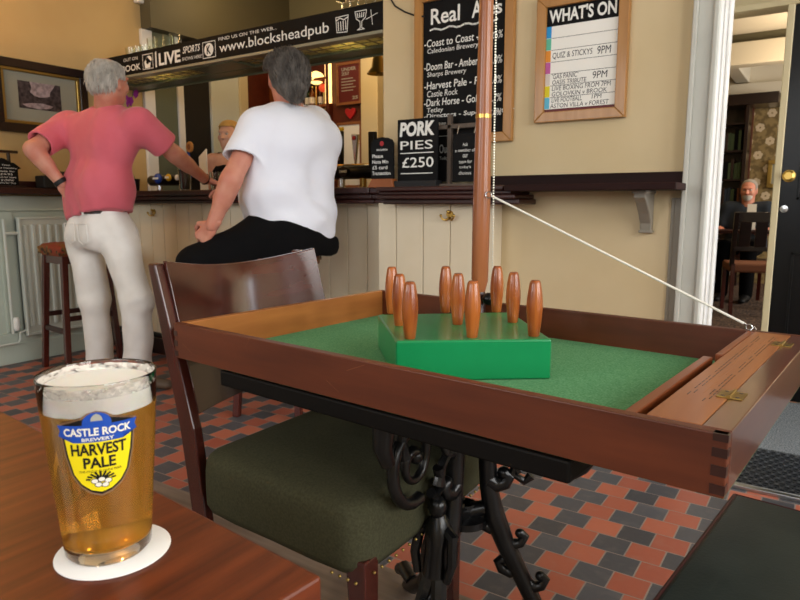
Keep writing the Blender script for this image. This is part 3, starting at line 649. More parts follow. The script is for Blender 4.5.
# signs standing on the stepped ledge
LZ = 1.104
ps = thing('price_sign', 'tall black chalk sign reading PORK PIES on the bar ledge', 'sign', (-1.64, 2.62, LZ))
m = MB(); m.box(-1.755, -1.535, 2.62, 2.632, LZ+.02, 1.418); bd = build('board', m, 'chalk_black', ps, bevel=.002)
m = MB(); m.box(-1.765, -1.53, 2.60, 2.66, LZ, LZ+.03); build('base', m, 'black_matt', ps, bevel=.002)
fp = faceY(2.6193); m = MB()
text(m, 'PORK', -1.742, -1.552, 1.338, 1.405, fp, .045, .1); text(m, 'PIES', -1.738, -1.56, 1.278, 1.318, fp, .004); text(m, '£250', -1.728, -1.555, 1.195, 1.242, fp, .008)
line(m, [(-1.738, 1.262), (-1.556, 1.262)], .004, fp); line(m, [(-1.735, 1.168), (-1.560, 1.168)], .004, fp)
build('lettering', m, 'chalk', bd)
cs = thing('notice_sign', 'small arched black sign about card payments on orange wooden base', 'sign', (-1.83, 2.64, LZ))
x0, x1 = -1.898, -1.765
arc = [(x0+.0, 1.145), (x1, 1.145), (x1, 1.31), (x1-.01, 1.328), (x1-.035, 1.338), (-1.83, 1.342), (x0+.035, 1.338), (x0+.01, 1.328), (x0, 1.31)]
m = MB(); m.prism(arc, 2.60, 2.61, lambda u, v, w: Vector((u, w, v))); bd = build('board', m, 'chalk_black', cs, bevel=.001)
m = MB(); m.prism([(-1.91, LZ), (-1.76, LZ), (-1.765, 1.145), (-1.885, 1.145)], 2.585, 2.63, lambda u, v, w: Vector((u, w, v))); build('base', m, 'orange_wood', cs, bevel=.003)
fc = faceY(2.5992); m = MB()
for i, (t, a, b) in enumerate((('Please', -1.888, -1.825), ('Note Min', -1.888, -1.795), ('£5 card', -1.888, -1.80), ('Transaction', -1.890, -1.782))): text(m, t, a, b, 1.245-i*.027, 1.262-i*.027, fc, .01)
text(m, 'BACARDI', -1.862, -1.80, 1.278, 1.287, fc, .02); build('lettering', m, 'chalk', bd)
m = MB(); flat(m, circ(-1.832, 1.312, .012), fc); build('emblem', m, 'badge_red', bd)
wh = thing('menu_stand', 'grey wooden cross-shaped stand with hanging black menu boards on the ledge', 'menu stand', (-1.45, 2.66, LZ))
m = MB(); m.box(-1.505, -1.485, 2.655, 2.675, LZ, 1.43); m.box(-1.56, -1.31, 2.655, 2.672, 1.365, 1.385); m.box(-1.56, -1.30, 2.63, 2.70, LZ, LZ+.014); build('post', m, 'grey_wood', wh, bevel=.002)
m = MB(); m.box(-1.455, -1.325, 2.62, 2.626, LZ+.02, 1.335); bd = build('board', m, 'chalk_black', wh, bevel=.001)
m = MB(); m.tube([(-1.435, 2.623, 1.335), (-1.435, 2.64, 1.372)], .002, 6); m.tube([(-1.35, 2.623, 1.335), (-1.35, 2.64, 1.372)], .002, 6); build('hook', m, 'steel', bd)
fm = faceY(2.6195); m = MB()
for i, (t, a, b) in enumerate((('Ask', -1.405, -1.378), ('a member of', -1.442, -1.342), ('our', -1.403, -1.378), ('team for', -1.423, -1.357), ("today's", -1.420, -1.362), ('choices', -1.423, -1.360))): text(m, t, a, b, 1.288-i*.025-.007, 1.288-i*.025+.008, fm, .0)
build('lettering', m, 'chalk', bd)
m = MB(); m.box(-1.57, -1.335, 2.685, 2.692, 1.13, 1.345); bd = build('board', m, 'chalk_black', wh)
m = MB(); f2 = faceY(2.6845); text(m, 'Our', -1.562, -1.512, 1.26, 1.30, f2, .006); text(m, 'Today', -1.562, -1.515, 1.225, 1.245, f2); line(m, [(-1.565, 1.338), (-1.34, 1.338)], .002, f2); build('lettering', m, 'chalk_dim', bd)

# ------------------------------------------------------------------ the table skittles game
BA = Vector((-1.186, .888, .693)); BR = math.radians(-5.1)
bu = Vector((math.cos(BR), math.sin(BR), 0)); bv = Vector((-math.sin(BR), math.cos(BR), 0))
def G(u, v, w): return BA+bu*u+bv*v+Vector((0, 0, w))
class GB(MB):
    def gbox(s, u0, u1, v0, v1, w0, w1):
        s.add([G(u0,v0,w0),G(u1,v0,w0),G(u1,v1,w0),G(u0,v1,w0),G(u0,v0,w1),G(u1,v0,w1),G(u1,v1,w1),G(u0,v1,w1)], [(0,3,2,1),(4,5,6,7),(0,1,5,4),(1,2,6,5),(2,3,7,6),(3,0,4,7)]); return s
Lb, Wb, Hb, T = 1.112, .706, .077, .018
gm = thing('skittles_box', 'wooden table skittles game box with green baize floor and hinged end compartment', 'table skittles game', tuple(BA+bu*.55+bv*.36))
build('front_side', GB().gbox(0, Lb, 0, T, 0, Hb), 'box_wood', gm, bevel=.0015)
build('back_side', GB().gbox(0, Lb, Wb-T, Wb, 0, Hb), 'box_wood', gm, bevel=.0015)
build('left_side', GB().gbox(0, T, T, Wb-T, 0, Hb), 'box_left_lit', gm, bevel=.0015)['label'] = 'left end, coloured lighter orange as if lit by the windows'
build('right_side', GB().gbox(1.0795, Lb, T, Wb-T, 0, Hb), 'box_right', gm, bevel=.0015)
m = GB(); m.mi = 0
for k, (a, b) in enumerate(((.004, .016), (.026, .039), (.049, .060), (.068, .077))): m.gbox(Lb-.016, Lb+.0006, -.0006, .012, a, b)
build('finger_joint', m, 'box_dark', gm)
m = GB()
for a, b in ((.004, .016), (.026, .039), (.049, .060)): m.gbox(-.0005, .012, -.0006, .01, a, b)
build('finger_joint', m, 'box_dark', gm)
build('baize_floor', GB().gbox(T, 1.0, T, Wb-T, 0, .005), 'felt', gm)
build('baize_edge', GB().gbox(.004, Lb-.001, .004, Wb-.002, -.0012, 0), 'felt', gm)
build('inner_rail', GB().gbox(.982, .998, T, .42, .005, .072), 'box_wood_y', gm, bevel=.002)
build('inner_rail', GB().gbox(1.0, 1.014, .425, Wb-T, .005, .0768), 'box_wood_y', gm, bevel=.002)
build('compartment_wall', GB().gbox(1.004, 1.010, T, .42, .005, .062), 'box_dark', gm)
ld = build('compartment_lid', GB().gbox(1.0145, 1.0785, T+.001, Wb-T-.001, .066, .0772), 'lid_wood', gm, bevel=.0012)
m = GB(); r_ = random.Random(2)
for row in (1.030, 1.035, 1.054, 1.059):
    v = .12+r_.random()*.02
    while v < .64:
        l = .008+.01*r_.random()
        if r_.random() < .8: m.gbox(row, row+.0013, v, v+l, .0772, .0775)
        v += l+.006
build('score_holes', m, 'box_dark', ld)
m = GB()
for _ in range(14):
    u = 1.036+.014*r_.random(); v = .15+.45*r_.random(); m.gbox(u, u+.0011, v, v+.03+.06*r_.random(), .0772, .07735)
build('scratches', m, 'scratch', ld)
for v in (.17, .58):
    m = GB(); m.gbox(1.064, 1.078, v-.019, v+.019, .0772, .079); m.gbox(1.0805, 1.096, v-.019, v+.019, .0772, .079); hg = build('hinge', m, 'old_brass', gm, bevel=.0006)
    m = GB(); m.tube([G(1.0795, v-.02, .0795), G(1.0795, v+.02, .0795)], .0028, 10); build('hinge_pin', m, 'old_brass', hg, smooth=True)
    m = GB()
    for du in (1.071, 1.089):
        for dv in (-.012, .012): c = G(du, v+dv, .0785); m.lathe([(0, .0008), (.0026, .0008), (.003, 0)], c, 10)
    build('screw', m, 'box_dark', hg)
m = GB()
for (u0, u1, w) in ((.03, .065, .035), (.47, .50, .03), (.52, .56, .055), (.25, .262, .06)):
    dz = r_.uniform(-.02, .02); P = [G(u0, -.0004, w), G(u1, -.0004, w+dz), G(u1, -.0004, w+dz+.0003), G(u0, -.0004, w+.0004)]; m.add(P, [(0, 1, 2, 3)])
build('scratches', m, 'scratch', gm)
# green block with its nine pins
def GZ(px, py, z): return atz(px, py, z)
bz = .776; b0 = Vector((-.673, 1.024)); b1 = Vector((-.435, 1.182)); b2 = Vector((-.590, 1.415)); b3 = b0+(b2-b1)
b0, b1, b2, b3 = [atz(396, 341, bz).xy, atz(552, 339.2, bz).xy, atz(511, 312, bz).xy, atz(378, 314.5, bz).xy]
m = MB(); m.prism([b0, b1, b2, b3], .6985, bz, lambda u, v, w: Vector((u, v, w)))
tag(build('pin_block', m, 'green_gloss', bevel=.004, seg=3, origin=(-.63, 1.22, .698)), 'glossy green wooden block standing on the baize under the nine pins', 'skittle stand')
pins = [(391,313),(399,326),(411,338),(446,312),(458,325),(472,337),(497,312),(512,322),(533,336)]
prof = [(0, 0), (.0095, 0), (.0108, .0015), (.0128, .02), (.0148, .04), (.0158, .055), (.0150, .072), (.0132, .088), (.0108, .103), (.0092, .1065), (.0078, .1085), (0, .1085)]
seq = [('back', 'left'), ('middle', 'left'), ('front', 'left'), ('back', 'centre'), ('middle', 'centre'), ('front', 'centre'), ('back', 'right'), ('middle', 'right'), ('front', 'right')]
P3 = {}
for i, (px, py) in enumerate(pins): P3[i] = atz(px, py, bz)
U = (P3[6]-P3[0]+P3[7]-P3[1]+P3[8]-P3[2])/6; V_ = (P3[2]-P3[0]+P3[5]-P3[3]+P3[8]-P3[6])/6; c0 = sum((P3[i] for i in P3), Vector())/9
pin0 = None
for i in range(9):
    a, b = i//3-1, i % 3-1; c = c0+U*a+V_*b; c = c.lerp(P3[i], .5); c.z = bz
    if pin0 is None:
        o = pin0 = build('skittle_pin', MB().lathe(prof, c, 28), 'pin_wood', smooth=True, origin=c)
    else: o = pin0.copy(); COL.objects.link(o); o.location = c; o.rotation_euler.z = i*1.3
    tag(o, 'barrel-shaped wooden skittle pin, %s one of the %s row of three' % (['rearmost', 'middle', 'front'][i % 3], ['left', 'centre', 'right'][i//3]), 'skittle pin', 'nine skittle pins on the green block')
# pole, chain and ball, cord
pb = Vector((-.752, 1.505, .698)); pt = Vector((-.752, 1.505, 1.75))
pl = thing('swing_pole', 'tall turned wooden pole with brass joint rising from the skittles box', 'pole', tuple(pb))
def pp_(z, dx=0): return Vector((pb.x+dx+(z-.7)*.006, pb.y, z))
zj = aty(486, 117, pb.y).z
m = MB(); m.tube([pp_(.80), pp_(.83), pp_(1.0), pp_(zj)], [.014, .0215, .0225, .0195], 24); build('lower_shaft', m, 'pole_wood', pl, smooth=True)
m = MB(); m.tube([pp_(zj+.004), pp_(1.4), pp_(1.85)], [.0195, .018, .0155], 24); build('upper_shaft', m, 'pole_wood', pl, smooth=True)
m = MB(); m.tube([pp_(zj-.003), pp_(zj+.006)], .0203, 24); build('brass_ring', m, 'brass', pl, smooth=True)
m = MB(); m.tube([pp_(.699), pp_(.72), pp_(.79), pp_(.805)], [.024, .017, .017, .014], 20); build('socket', m, 'box_dark', pl, smooth=True)
ze = aty(490, 195, pb.y).z
m = MB(); c = pp_(ze)+Vector((.019, -.012, 0)); m.tube([c+Vector((.008+.008*math.cos(t*PI/6), -.005+.0*t, .008*math.sin(t*PI/6))) for t in range(13)], .0016, 6); build('eye_hook', m, 'steel', pl, smooth=True)
top = pp_(1.85)+Vector((.026, -.01, 0))
m = MB(); m.tube([pp_(1.845)+Vector((.01, 0, 0)), top], .003, 8); build('top_arm', m, 'steel', pl)
bc = thing('chain', 'thin beaded chain hanging straight down beside the wooden pole', 'chain', tuple(top))
zb = .855; m = MB(); n = 150; cb = aty(492.5, 268, pb.y-.012)
for i in range(n+1):
    t = i/n; p = top.lerp(Vector((cb.x, pb.y-.012, zb)), t); m.ball(p, .0026, 6)
build('beads', m, 'bead', bc, smooth=True)
p = atd(488.5, 299, (pb.dot(FH)-.03)); tag(build('swing_ball', MB().ball(p, .0165, 24), 'black_gloss', smooth=True, origin=p), 'small black wooden ball at the foot of the pole', 'ball')
ce = G(1.005, Wb-.006, Hb); cs_ = c+Vector((.018, -.006, -.003))
m = MB(); m.tube([cs_, ce+Vector((-.012, 0, .012))], .0027, 8)
cd = thing('cord', 'taut white cord running from the pole to the corner of the skittles box', 'cord', tuple(cs_)); build('rope', m, 'cord', cd, smooth=True)
m = MB(); e = ce+Vector((-.004, 0, .006)); m.tube([e+Vector((.006*math.cos(t*PI/6), 0, .006*math.sin(t*PI/6))) for t in range(13)], .0012, 6); m.tube([ce, ce+Vector((.006, 0, .008)), ce+Vector((.01, 0, .002))], .0012, 6); m.ball(ce+Vector((-.012, 0, .012)), .0035, 8); build('hook', m, 'steel', cd, smooth=True)

# ------------------------------------------------------------------ cast iron table under the game
tb = thing('pub_table', 'dark rectangular pub table on ornate black cast iron legs', 'table', tuple(Vector((G(.54, .36, 0).x, G(.54, .36, 0).y, 0))))
build('tabletop', GB().gbox(.160, .925, .0, .69, -.036, -.003), 'black_wood', tb, bevel=.004)
ax = Vector((-.622, 1.196, 0))
def leg(az, foot=.30, fig=True):
    d = Vector((math.cos(az), math.sin(az), 0)); q = Vector((-math.sin(az), math.cos(az), 0))
    f = lambda r, z, o=0: ax+d*r+q*o+Vector((0, 0, z))
    m = MB()
    m.tube([f(.06, .650), f(.05, .58), f(.045, .50), f(.05, .42), f(.062, .36), f(.09, .29), f(.13, .21), f(.165, .14), f(.20, .08), f(foot-.04, .03), f(foot, .012)], [.034, .024, .020, .020, .024, .021, .019, .018, .018, .020, .016], 12)
    m.tube([f(.0, .640), f(.16, .640), f(.25, .642)], [.018, .014, .012], 10); m.box(*sorted((f(0, 0).x-.03, f(0, 0).x+.03)), *sorted((f(0, 0).y-.03, f(0, 0).y+.03)), .642, .652)
    # S scroll under the top
    sc = []
    for i in range(36):
        t = i/35; a = -PI*.6+t*PI*3.4; r = .066*(1-t)+.010; sc.append(f(.205+r*math.cos(a), .545+r*1.15*math.sin(a)))
    m.tube([f(.295, .648), f(.30, .60), f(.285, .565)], [.022, .018, .014], 10)
    m.tube(sc, [.013, .011, .008, .014], 10); m.ball(sc[-1], .016, 12)
    m.tube([f(.115, .50), f(.10, .455), f(.125, .44), f(.14, .455)], [.012, .010, .009, .011], 8)
    m.tube([f(.235, .56), f(.245, .60), f(.225, .642)], [.014, .012, .016], 8); m.tube([f(.03, .58), f(.08, .585), f(.115, .555), f(.125, .60), f(.15, .64)], [.012, .011, .010, .010, .012], 8)
    m.tube([f(.04, .50), f(.075, .52), f(.10, .50), f(.115, .46)], [.010, .011, .010, .012], 8)
    # inner lug to the centre ring
    m.tube([f(.055, .375), f(.02, .365), f(-.0, .355)], [.016, .018, .024], 10); m.tube([f(.005, .335), f(.005, .38)], .020, 10)
    # acanthus knobs on the way down
    pz = [.012, .03, .08, .14, .21, .29, .36, .42, .50, .58, .65]; pr_ = [foot, foot-.04, .20, .165, .13, .09, .062, .05, .045, .05, .06]
    for (z, s, sg) in ((.52, .016, 1), (.435, .024, 1), (.335, .020, -1), (.30, .017, 1), (.235, .018, -1), (.205, .018, 1), (.135, .016, -1), (.115, .018, 1), (.06, .014, -1)):
        r = float(np.interp(z, pz, pr_)); a0 = f(r, z+.004); sx = 1 if sg > 0 else -1
        m.tube([a0, f(r+sx*.018, z-.008), f(r+sx*.036, z-.002), f(r+sx*.044, z+.014), f(r+sx*.034, z+.022)], [s*.9, s*.8, s*.65, s*.6, s*.55], 10); m.ball(f(r+sx*.033, z+.020), s*.62, 12)
    if fig:      # a moulded figure with wings on the face of the leg
        F0 = f(.12, .36)
        m.ball(f(.115, .415), .020, 12, (1, 1, 1.2)); m.tube([f(.11, .40), f(.11, .37), f(.115, .33), f(.12, .27)], [.012, .030, .026, .030], 12)
        for s in (-1, 1):
            m.tube([f(.11, .37, .01*s), f(.12, .36, .04*s), f(.13, .31, .045*s), f(.135, .27, .035*s)], [.014, .013, .011, .009], 8)
            m.tube([f(.12, .27, .01*s), f(.14, .21, .02*s), f(.165, .14, .014*s), f(.19, .08, .012*s)], [.018, .017, .014, .011], 8)
    m.tube([f(foot-.03, .04), f(foot+.02, .05), f(foot+.05, .03)], [.018, .02, .016], 10)
    return m
azs = [math.radians(22), math.radians(-92), math.radians(148)]
for az, lb in zip(azs, ('right leg, plain acanthus stem', 'left leg, with moulded figure and scroll', None)):
    o = build('leg', leg(az, fig=lb is None or 'figure' in lb), 'cast_iron', tb, smooth=True)
    if lb: o['label'] = lb
m = MB(); m.lathe([(.02, .33), (.05, .335), (.05, .35), (.02, .355)], (ax.x, ax.y, 0), 24); build('centre_ring', m, 'cast_iron', tb, smooth=True)

# ------------------------------------------------------------------ chair behind the game
ch = thing('dining_chair', 'dark wood chair with tall curved back plate and green cloth seat by the skittles table', 'chair', (-.93, 1.17, 0))
prims = []
sb = MB()
def rr(u0, u1, v0, v1, z, rad=.05, n=5):
    pts = []
    for cx, cy, a0 in ((u1-rad, v1-rad, 0), (u0+rad, v1-rad, 90), (u0+rad, v0+rad, 180), (u1-rad, v0+rad, 270)):
        for k in range(n+1): a = math.radians(a0+90*k/n); pts.append((cx+rad*math.cos(a), cy+rad*math.sin(a), z))
    return pts
def cushion(x0, x1, y0, y1, z0, z1, rad=.06, crown=.02, taper=.0):
    m = MB(); rings = []
    for t, ins in ((0, .004), (.06, 0), (.80, 0), (.90, .006), (.97, .02), (1.0, .045)):
        rings.append(rr(x0+ins, x1-ins, y0+ins+taper*0, y1-ins, z0+(z1-z0)*t, max(rad-ins*.3, .01)))
    rings.append(rr(x0+.12, x1-.12, y0+.12, y1-.12, z1+crown*.8, .04)); rings.append(rr(x0+.18, x1-.18, y0+.18, y1-.18, z1+crown, .02))
    n = len(rings[0]); P = [p for r in rings for p in r]
    F = [(i*n+j, i*n+(j+1) % n, (i+1)*n+(j+1) % n, (i+1)*n+j) for i in range(len(rings)-1) for j in range(n)]+[tuple(range(n))[::-1], tuple(range((len(rings)-1)*n, len(rings)*n))]
    m.add(P, F); return m
st = build('seat', cushion(-1.135, -.655, .868, 1.40, .345, .490, .06, .012), 'seat_cloth', ch, smooth=2)
md = st.modifiers.new('s', 'SUBSURF'); md.levels = md.render_levels = 1
# slope the near-right corner a touch like a tapered seat
for v in st.data.vertices:
    x, y, z = v.co+Vector(st['_o'])
    v.co.y += (x+.91)*(-.06 if y < 1.13 else .06); 
m = MB()
for i in range(26): x = -1.15+i*.0195; m.ball((x, .868-.06*(x+.91), .352), .0035, 8) if x > -.74 else None
for i in range(20): y = .90+i*.024; m.ball((-.655, y, .352), .0035, 8)
build('nails', m, 'old_brass', ch, smooth=True)
def post(y, s):
    m = MB(); pts = [(-1.13, y, 0), (-1.165, y, .25), (-1.185, y, .42), (-1.20, y, .52), (-1.235-s*.023, y, .68), (-1.290-s*.026, y, .892)]
    ws = [.034, .044, .05, .05, .042, .028]
    P = []
    for (x, yy, z), w in zip(pts, ws):
        for i, j in ((-1, -1), (1, -1), (1, 1), (-1, 1)): P.append((x+i*w/2, yy+j*.013, z))
    F = [(i*4+j, i*4+(j+1) % 4, (i+1)*4+(j+1) % 4, (i+1)*4+j) for i in range(5) for j in range(4)]+[(3, 2, 1, 0), (20, 21, 22, 23)]
    m.add(P, F); return m
for y, s_ in ((.930, .25), (1.43, 1)): build('rear_leg', post(y, s_), 'mahogany_z', ch, bevel=.004)
for x, y in ((-.68, .895), (-.70, 1.26)):
    m = MB(); m.bar((x, y, .38), (x+.01, y, 0), .045, .045, (0, 1, 0), .03, .03); build('front_leg', m, 'mahogany_z', ch, bevel=.003)
m = MB(); n = 22; P = []
for th in (0, .012):
    for j in range(6):
        z = .548+(.898-.548)*j/5; xb = -1.205-(z-.548)*.26
        for i in range(n+1):
            t = i/n; y = .940+t*.518; bow = .055*math.sin(PI*t)-.024; zz_ = z+(-.028*math.sin(PI*t) if j == 5 else 0)
            P.append((xb-bow-th, y, zz_))
w_ = n+1; F = []
for s in (0, 1):
    o_ = s*6*w_
    for j in range(5):
        for i in range(n): F.append((o_+j*w_+i, o_+j*w_+i+1, o_+(j+1)*w_+i+1, o_+(j+1)*w_+i))
for i in range(n): F += [(i, i+1, 6*w_+i+1, 6*w_+i), (5*w_+i, 5*w_+i+1, 11*w_+i+1, 11*w_+i)]
for j in range(5): F += [(j*w_, (j+1)*w_, 6*w_+(j+1)*w_, 6*w_+j*w_), (j*w_+n, (j+1)*w_+n, 6*w_+(j+1)*w_+n, 6*w_+j*w_+n)]
m.add(P, F); build('backrest', m, 'chair_plate', ch, smooth=True, bevel=.002)
m = MB(); m.bar((-1.14, .955, .335), (-1.14, 1.42, .335), .03, .03); m.bar((-1.13, .955, .335), (-.70, .915, .335), .02, .03); m.bar((-1.13, 1.42, .335), (-.70, 1.35, .335), .02, .03); build('seat_rail', m, 'mahogany_z', ch, bevel=.003)

# ------------------------------------------------------------------ black stool at lower right
s2 = thing('low_stool', 'low dark green vinyl topped stool in the bottom right corner', 'stool', (.12, 1.15, 0))
PH = math.radians(27)
su = Vector((math.cos(PH), math.sin(PH), 0))
A0 = Vector((-.118, 1.385, 0)); A1 = Vector((-.175, .90, 0))
q1 = (atz(800, 496, .46)-A0); q1.z = 0; q1.normalize(); sd = (A1-A0).normalized(); q1 = Vector((-sd.y, sd.x, 0))
c1 = A0; c2 = A0+q1*.40; c3 = A1+q1*.40; c4 = A1
m = MB()
rings = []
for z, ins in ((.40, 0), (.445, -.004), (.458, .004), (.463, .03), (.466, .12)):
    cc = (c1+c2+c3+c4)/4; rings.append([cc+(p-cc)*(1-ins/.22)+Vector((0, 0, z)) for p in (c1, c1.lerp(c2, .5), c2, c2.lerp(c3, .5), c3, c3.lerp(c4, .5), c4, c4.lerp(c1, .5))])
P = [p for r in rings for p in r]; n = 8
m.add(P, [(i*n+j, i*n+(j+1) % n, (i+1)*n+(j+1) % n, (i+1)*n+j) for i in range(len(rings)-1) for j in range(n)]+[tuple(range(n))[::-1], tuple(range((len(rings)-1)*n, len(rings)*n))])
build('seat', m, 'vinyl', s2, smooth=True, bevel=.006)
m = MB(); m.tube([p+Vector((0, 0, .452)) for p in (c1, c2, c3, c4, c1)], .005, 8); build('piping', m, 'piping_red', s2, smooth=True)
for p in (c1, c2, c3, c4):
    cc = (c1+c2+c3+c4)/4; q = p.lerp(cc, .12); m = MB(); m.bar(q+Vector((0, 0, .40)), q+Vector((0, 0, 0)), .045, .045, (0, 1, 0), .03, .03); build('leg', m, 'mahogany_z', s2, bevel=.003)
m = MB()
for a, b in ((c1, c2), (c2, c3), (c3, c4), (c4, c1)):
    cc = (c1+c2+c3+c4)/4; m.bar(a.lerp(cc, .12)+Vector((0, 0, .375)), b.lerp(cc, .12)+Vector((0, 0, .375)), .02, .05)
build('seat_rail', m, 'mahogany_z', s2)

# ------------------------------------------------------------------ near table, coaster and the pint
TZ = .73
nt_ = thing('pub_table', 'reddish brown wooden table in the foreground carrying the pint of ale', 'table', (-.8, 0, 0))
K = Vector((-.323, .371, 0)); e1 = (Vector((-.984, .436, 0))-K).normalized(); e2 = Vector((e1.y, -e1.x, 0)); e2 = e2 if e2.y < 0 else -e2
def NT(u, v, w): return K+e1*u+e2*v+Vector((0, 0, w))
class NB(MB):
    def nbox(s, u0, u1, v0, v1, w0, w1):
        s.add([NT(u0,v0,w0),NT(u1,v0,w0),NT(u1,v1,w0),NT(u0,v1,w0),NT(u0,v0,w1),NT(u1,v0,w1),NT(u1,v1,w1),NT(u0,v1,w1)], [(0,3,2,1),(4,5,6,7),(0,1,5,4),(1,2,6,5),(2,3,7,6),(3,0,4,7)]); return s
build('tabletop', NB().nbox(0, .95, 0, .62, TZ-.03, TZ), 'table_top', nt_, bevel=.003)
build('pedestal', MB().tube([NT(.47, .31, TZ-.03), NT(.47, .31, .6), NT(.47, .31, .2), NT(.47, .31, .05)], [.05, .035, .035, .05], 20), 'cast_iron', nt_, smooth=True)
m = MB()
for k in range(4):
    a = k*PI/2+.6; c = NT(.47, .31, 0); m.tube([c+Vector((0, 0, .08)), c+Vector((.15*math.cos(a), .15*math.sin(a), .06)), c+Vector((.28*math.cos(a), .28*math.sin(a), .018))], [.03, .022, .018], 10)
build('foot', m, 'cast_iron', nt_, smooth=True)
cc = atz(114, 550.5, TZ)
m = MB(); m.lathe([(0, 0), (.0465, 0), (.047, .0004), (.047, .0013), (.0465, .0017), (0, .0017)], (cc.x, cc.y, TZ+.0003), 48); co = build('coaster', m, 'coaster', smooth=True, origin=(cc.x, cc.y, TZ)); tag(co, 'round white card coaster under the pint glass', 'coaster')
PG = atz(109.5, 547, TZ+.002); PG.z = TZ+.0022; gx, gy, gz = PG
GH = .158
def gr(z): return np.interp(z, [0, .01, .04, .10, GH], [.0345, .0355, .0378, .0430, .0470])
pg = thing('pint_glass', 'full pint of golden ale with thick foam on white coaster', 'pint glass', tuple(PG))
zs = [0, .004, .012, .03, .05, .075, .1, .125, GH-.002]
outer = [(0, 0), (gr(0)-.003, 0)]+[(float(gr(z)), z) for z in zs[1:]]+[(gr(GH)-.0006, GH)]
inner = [(gr(GH)-.0014, GH-.0005)]+[(float(gr(z))-.0017, z) for z in zs[::-1] if z > .013]+[(gr(.012)-.006, .0115), (0, .0105)]
build('glass', MB().lathe(outer+inner, PG, 64, caps=False), 'glass', pg, smooth=True)
FZ0, FZ1 = .131, .150
def ir(z): return float(gr(z))-.00165
bp_ = [(0, .0106), (gr(.012)-.006, .0116)]+[(ir(z), z) for z in (.0165, .03, .05, .075, .1, FZ0)]+[(0, FZ0)]
build('beer', MB().lathe(bp_, PG, 64, caps=False), 'beer', pg, smooth=True)
fp_ = [(0, FZ0+.0002), (ir(FZ0)-.0002, FZ0+.0002)]+[(ir(z)-.0002, z) for z in (.135, .140, .146)]+[(ir(FZ1)-.004, FZ1), (.02, FZ1-.001), (0, FZ1-.001)]
fo = build('foam', MB().lathe(fp_, PG, 64, caps=False), 'foam', pg, smooth=True)
m = MB(); r_ = random.Random(9)
for k in range(70):
    a = r_.random()*2*PI; z = FZ1-.001+r_.random()**1.6*.006; r0 = ir(z)-.0004; s = .0012+.004*r_.random()*(1-(z-FZ1)/.02)
    c = PG+Vector((r0*math.cos(a), r0*math.sin(a), z)); tdir = Vector((-math.sin(a), math.cos(a), 0))
    pts = [c+tdir*(s*1.6*math.cos(q*PI/5))+Vector((0, 0, s*.6*math.sin(q*PI/5))) for q in range(10)]
    m.add(pts, [tuple(range(10))])
build('foam_lacing', m, 'foam_lace', fo)
build('foam_film', MB().lathe([(ir(z)-.0002, z) for z in (FZ1-.004, .152, GH-.0035)], PG, 64, caps=False), 'foam_film', fo, smooth=True)
# transfer on the glass
th0 = math.atan2(CAM.y-gy, CAM.x-gx)-math.radians(3.5)
def lab(u, v, w): z = v; r = float(gr(z))+.0003+w; a = th0+u/.0415; return PG+Vector((r*math.cos(a), r*math.sin(a), z))
LC, LS = 0.0, 1.0
def L_(pts, s=1, dz=0): return [(x*s, .098+y*1.1*s+dz) for x, y in pts]
shield = [(-.027, .0195), (-.0255, .003), (-.022, -.013), (-.016, -.022), (-.008, -.0275), (0, -.030), (.008, -.0275), (.016, -.022), (.022, -.013), (.0255, .003), (.027, .0195), (.0285, .0265), (.012, .026), (.0105, .0315), (.006, .0345), (0, .036), (-.006, .0345), (-.0105, .0315), (-.012, .026), (-.0285, .0265)]
lb_ = thing('x', None, None, PG) if False else pg
m = MB(); flat(m, L_(shield), lab, 0, .003); tr = build('transfer', m, 'label_brown', pg)
m = MB(); flat(m, L_(shield, .95), lab, .0001, .003); build('shield_border', m, 'label_black', tr)
ye = [(-.024, .018), (-.0225, .003), (-.0195, -.012), (-.0145, -.0195), (-.0075, -.0245), (0, -.0265), (.0075, -.0245), (.0145, -.0195), (.0195, -.012), (.0225, .003), (.024, .018)]
m = MB(); flat(m, L_(ye), lab, .0002, .003); build('yellow_field', m, 'label_yellow', tr)
rb = [(-.0285, .0175), (-.0175, .0155), (-.0175, .0125), (.0175, .0125), (.0175, .0155), (.0285, .0175), (.0265, .0215), (.0285, .0255), (-.0285, .0255), (-.0265, .0215)]
m = MB(); flat(m, L_(rb), lab, .0003, .003); flat(m, L_(circ(0, .0265, .0098, .0085)), lab, .00025, .003); build('blue_ribbon', m, 'label_blue', tr)
m = MB(); T_ = lambda s, a, b, c, d, bo: text(m, s, a, b, .098+c*1.1, .098+d*1.1, lab, bo, 0, .0005)
T_('CASTLE ROCK', -.0235, .0235, .0175, .0235, .03); T_('BREWERY', -.011, .011, .0135, .0160, .02); flat(m, L_([(-.019, .0178), (.019, .0178), (.019, .0179), (-.019, .0179)]), lab, .0005); build('lettering', m, 'label_white', tr)
m = MB(); T_('HARVEST', -.0195, .0195, .0025, .0115, .03); T_('PALE', -.0115, .0115, -.0075, .0010, .03); T_('THE FINEST BLONDE BEER', -.0155, .0155, -.0107, -.0090, 0); build('lettering', m, 'label_black', tr)
m = MB(); flat(m, L_([(-.004, .0285), (.004, .0285), (.0035, .031), (.002, .033), (0, .034), (-.002, .033), (-.0035, .031)]), lab, .0006); build('castle_emblem', m, 'label_grey', tr)
m = MB()
for k in range(9):
    a = PI*(.05+.9*k/8); line(m, L_([(0, -.017), (.0105*math.cos(a), -.017+.0065*math.sin(a))]), .0016, lab, .0005)
for x, y in ((-.0045, -.0175), (.0005, -.0165), (.0052, -.018), (-.002, -.0205), (.003, -.0210)): flat(m, L_(circ(x, y, .0030, .0022, 10)), lab, .0006)
build('hop_emblem', m, 'label_black', tr)
m = MB()
for x, y in ((-.0045, -.0175), (.0005, -.0165), (.0052, -.018), (-.002, -.0205), (.003, -.0210)): flat(m, L_(circ(x, y, .0024, .0017, 10)), lab, .0007)
build('hop_petals', m, 'label_white', tr)
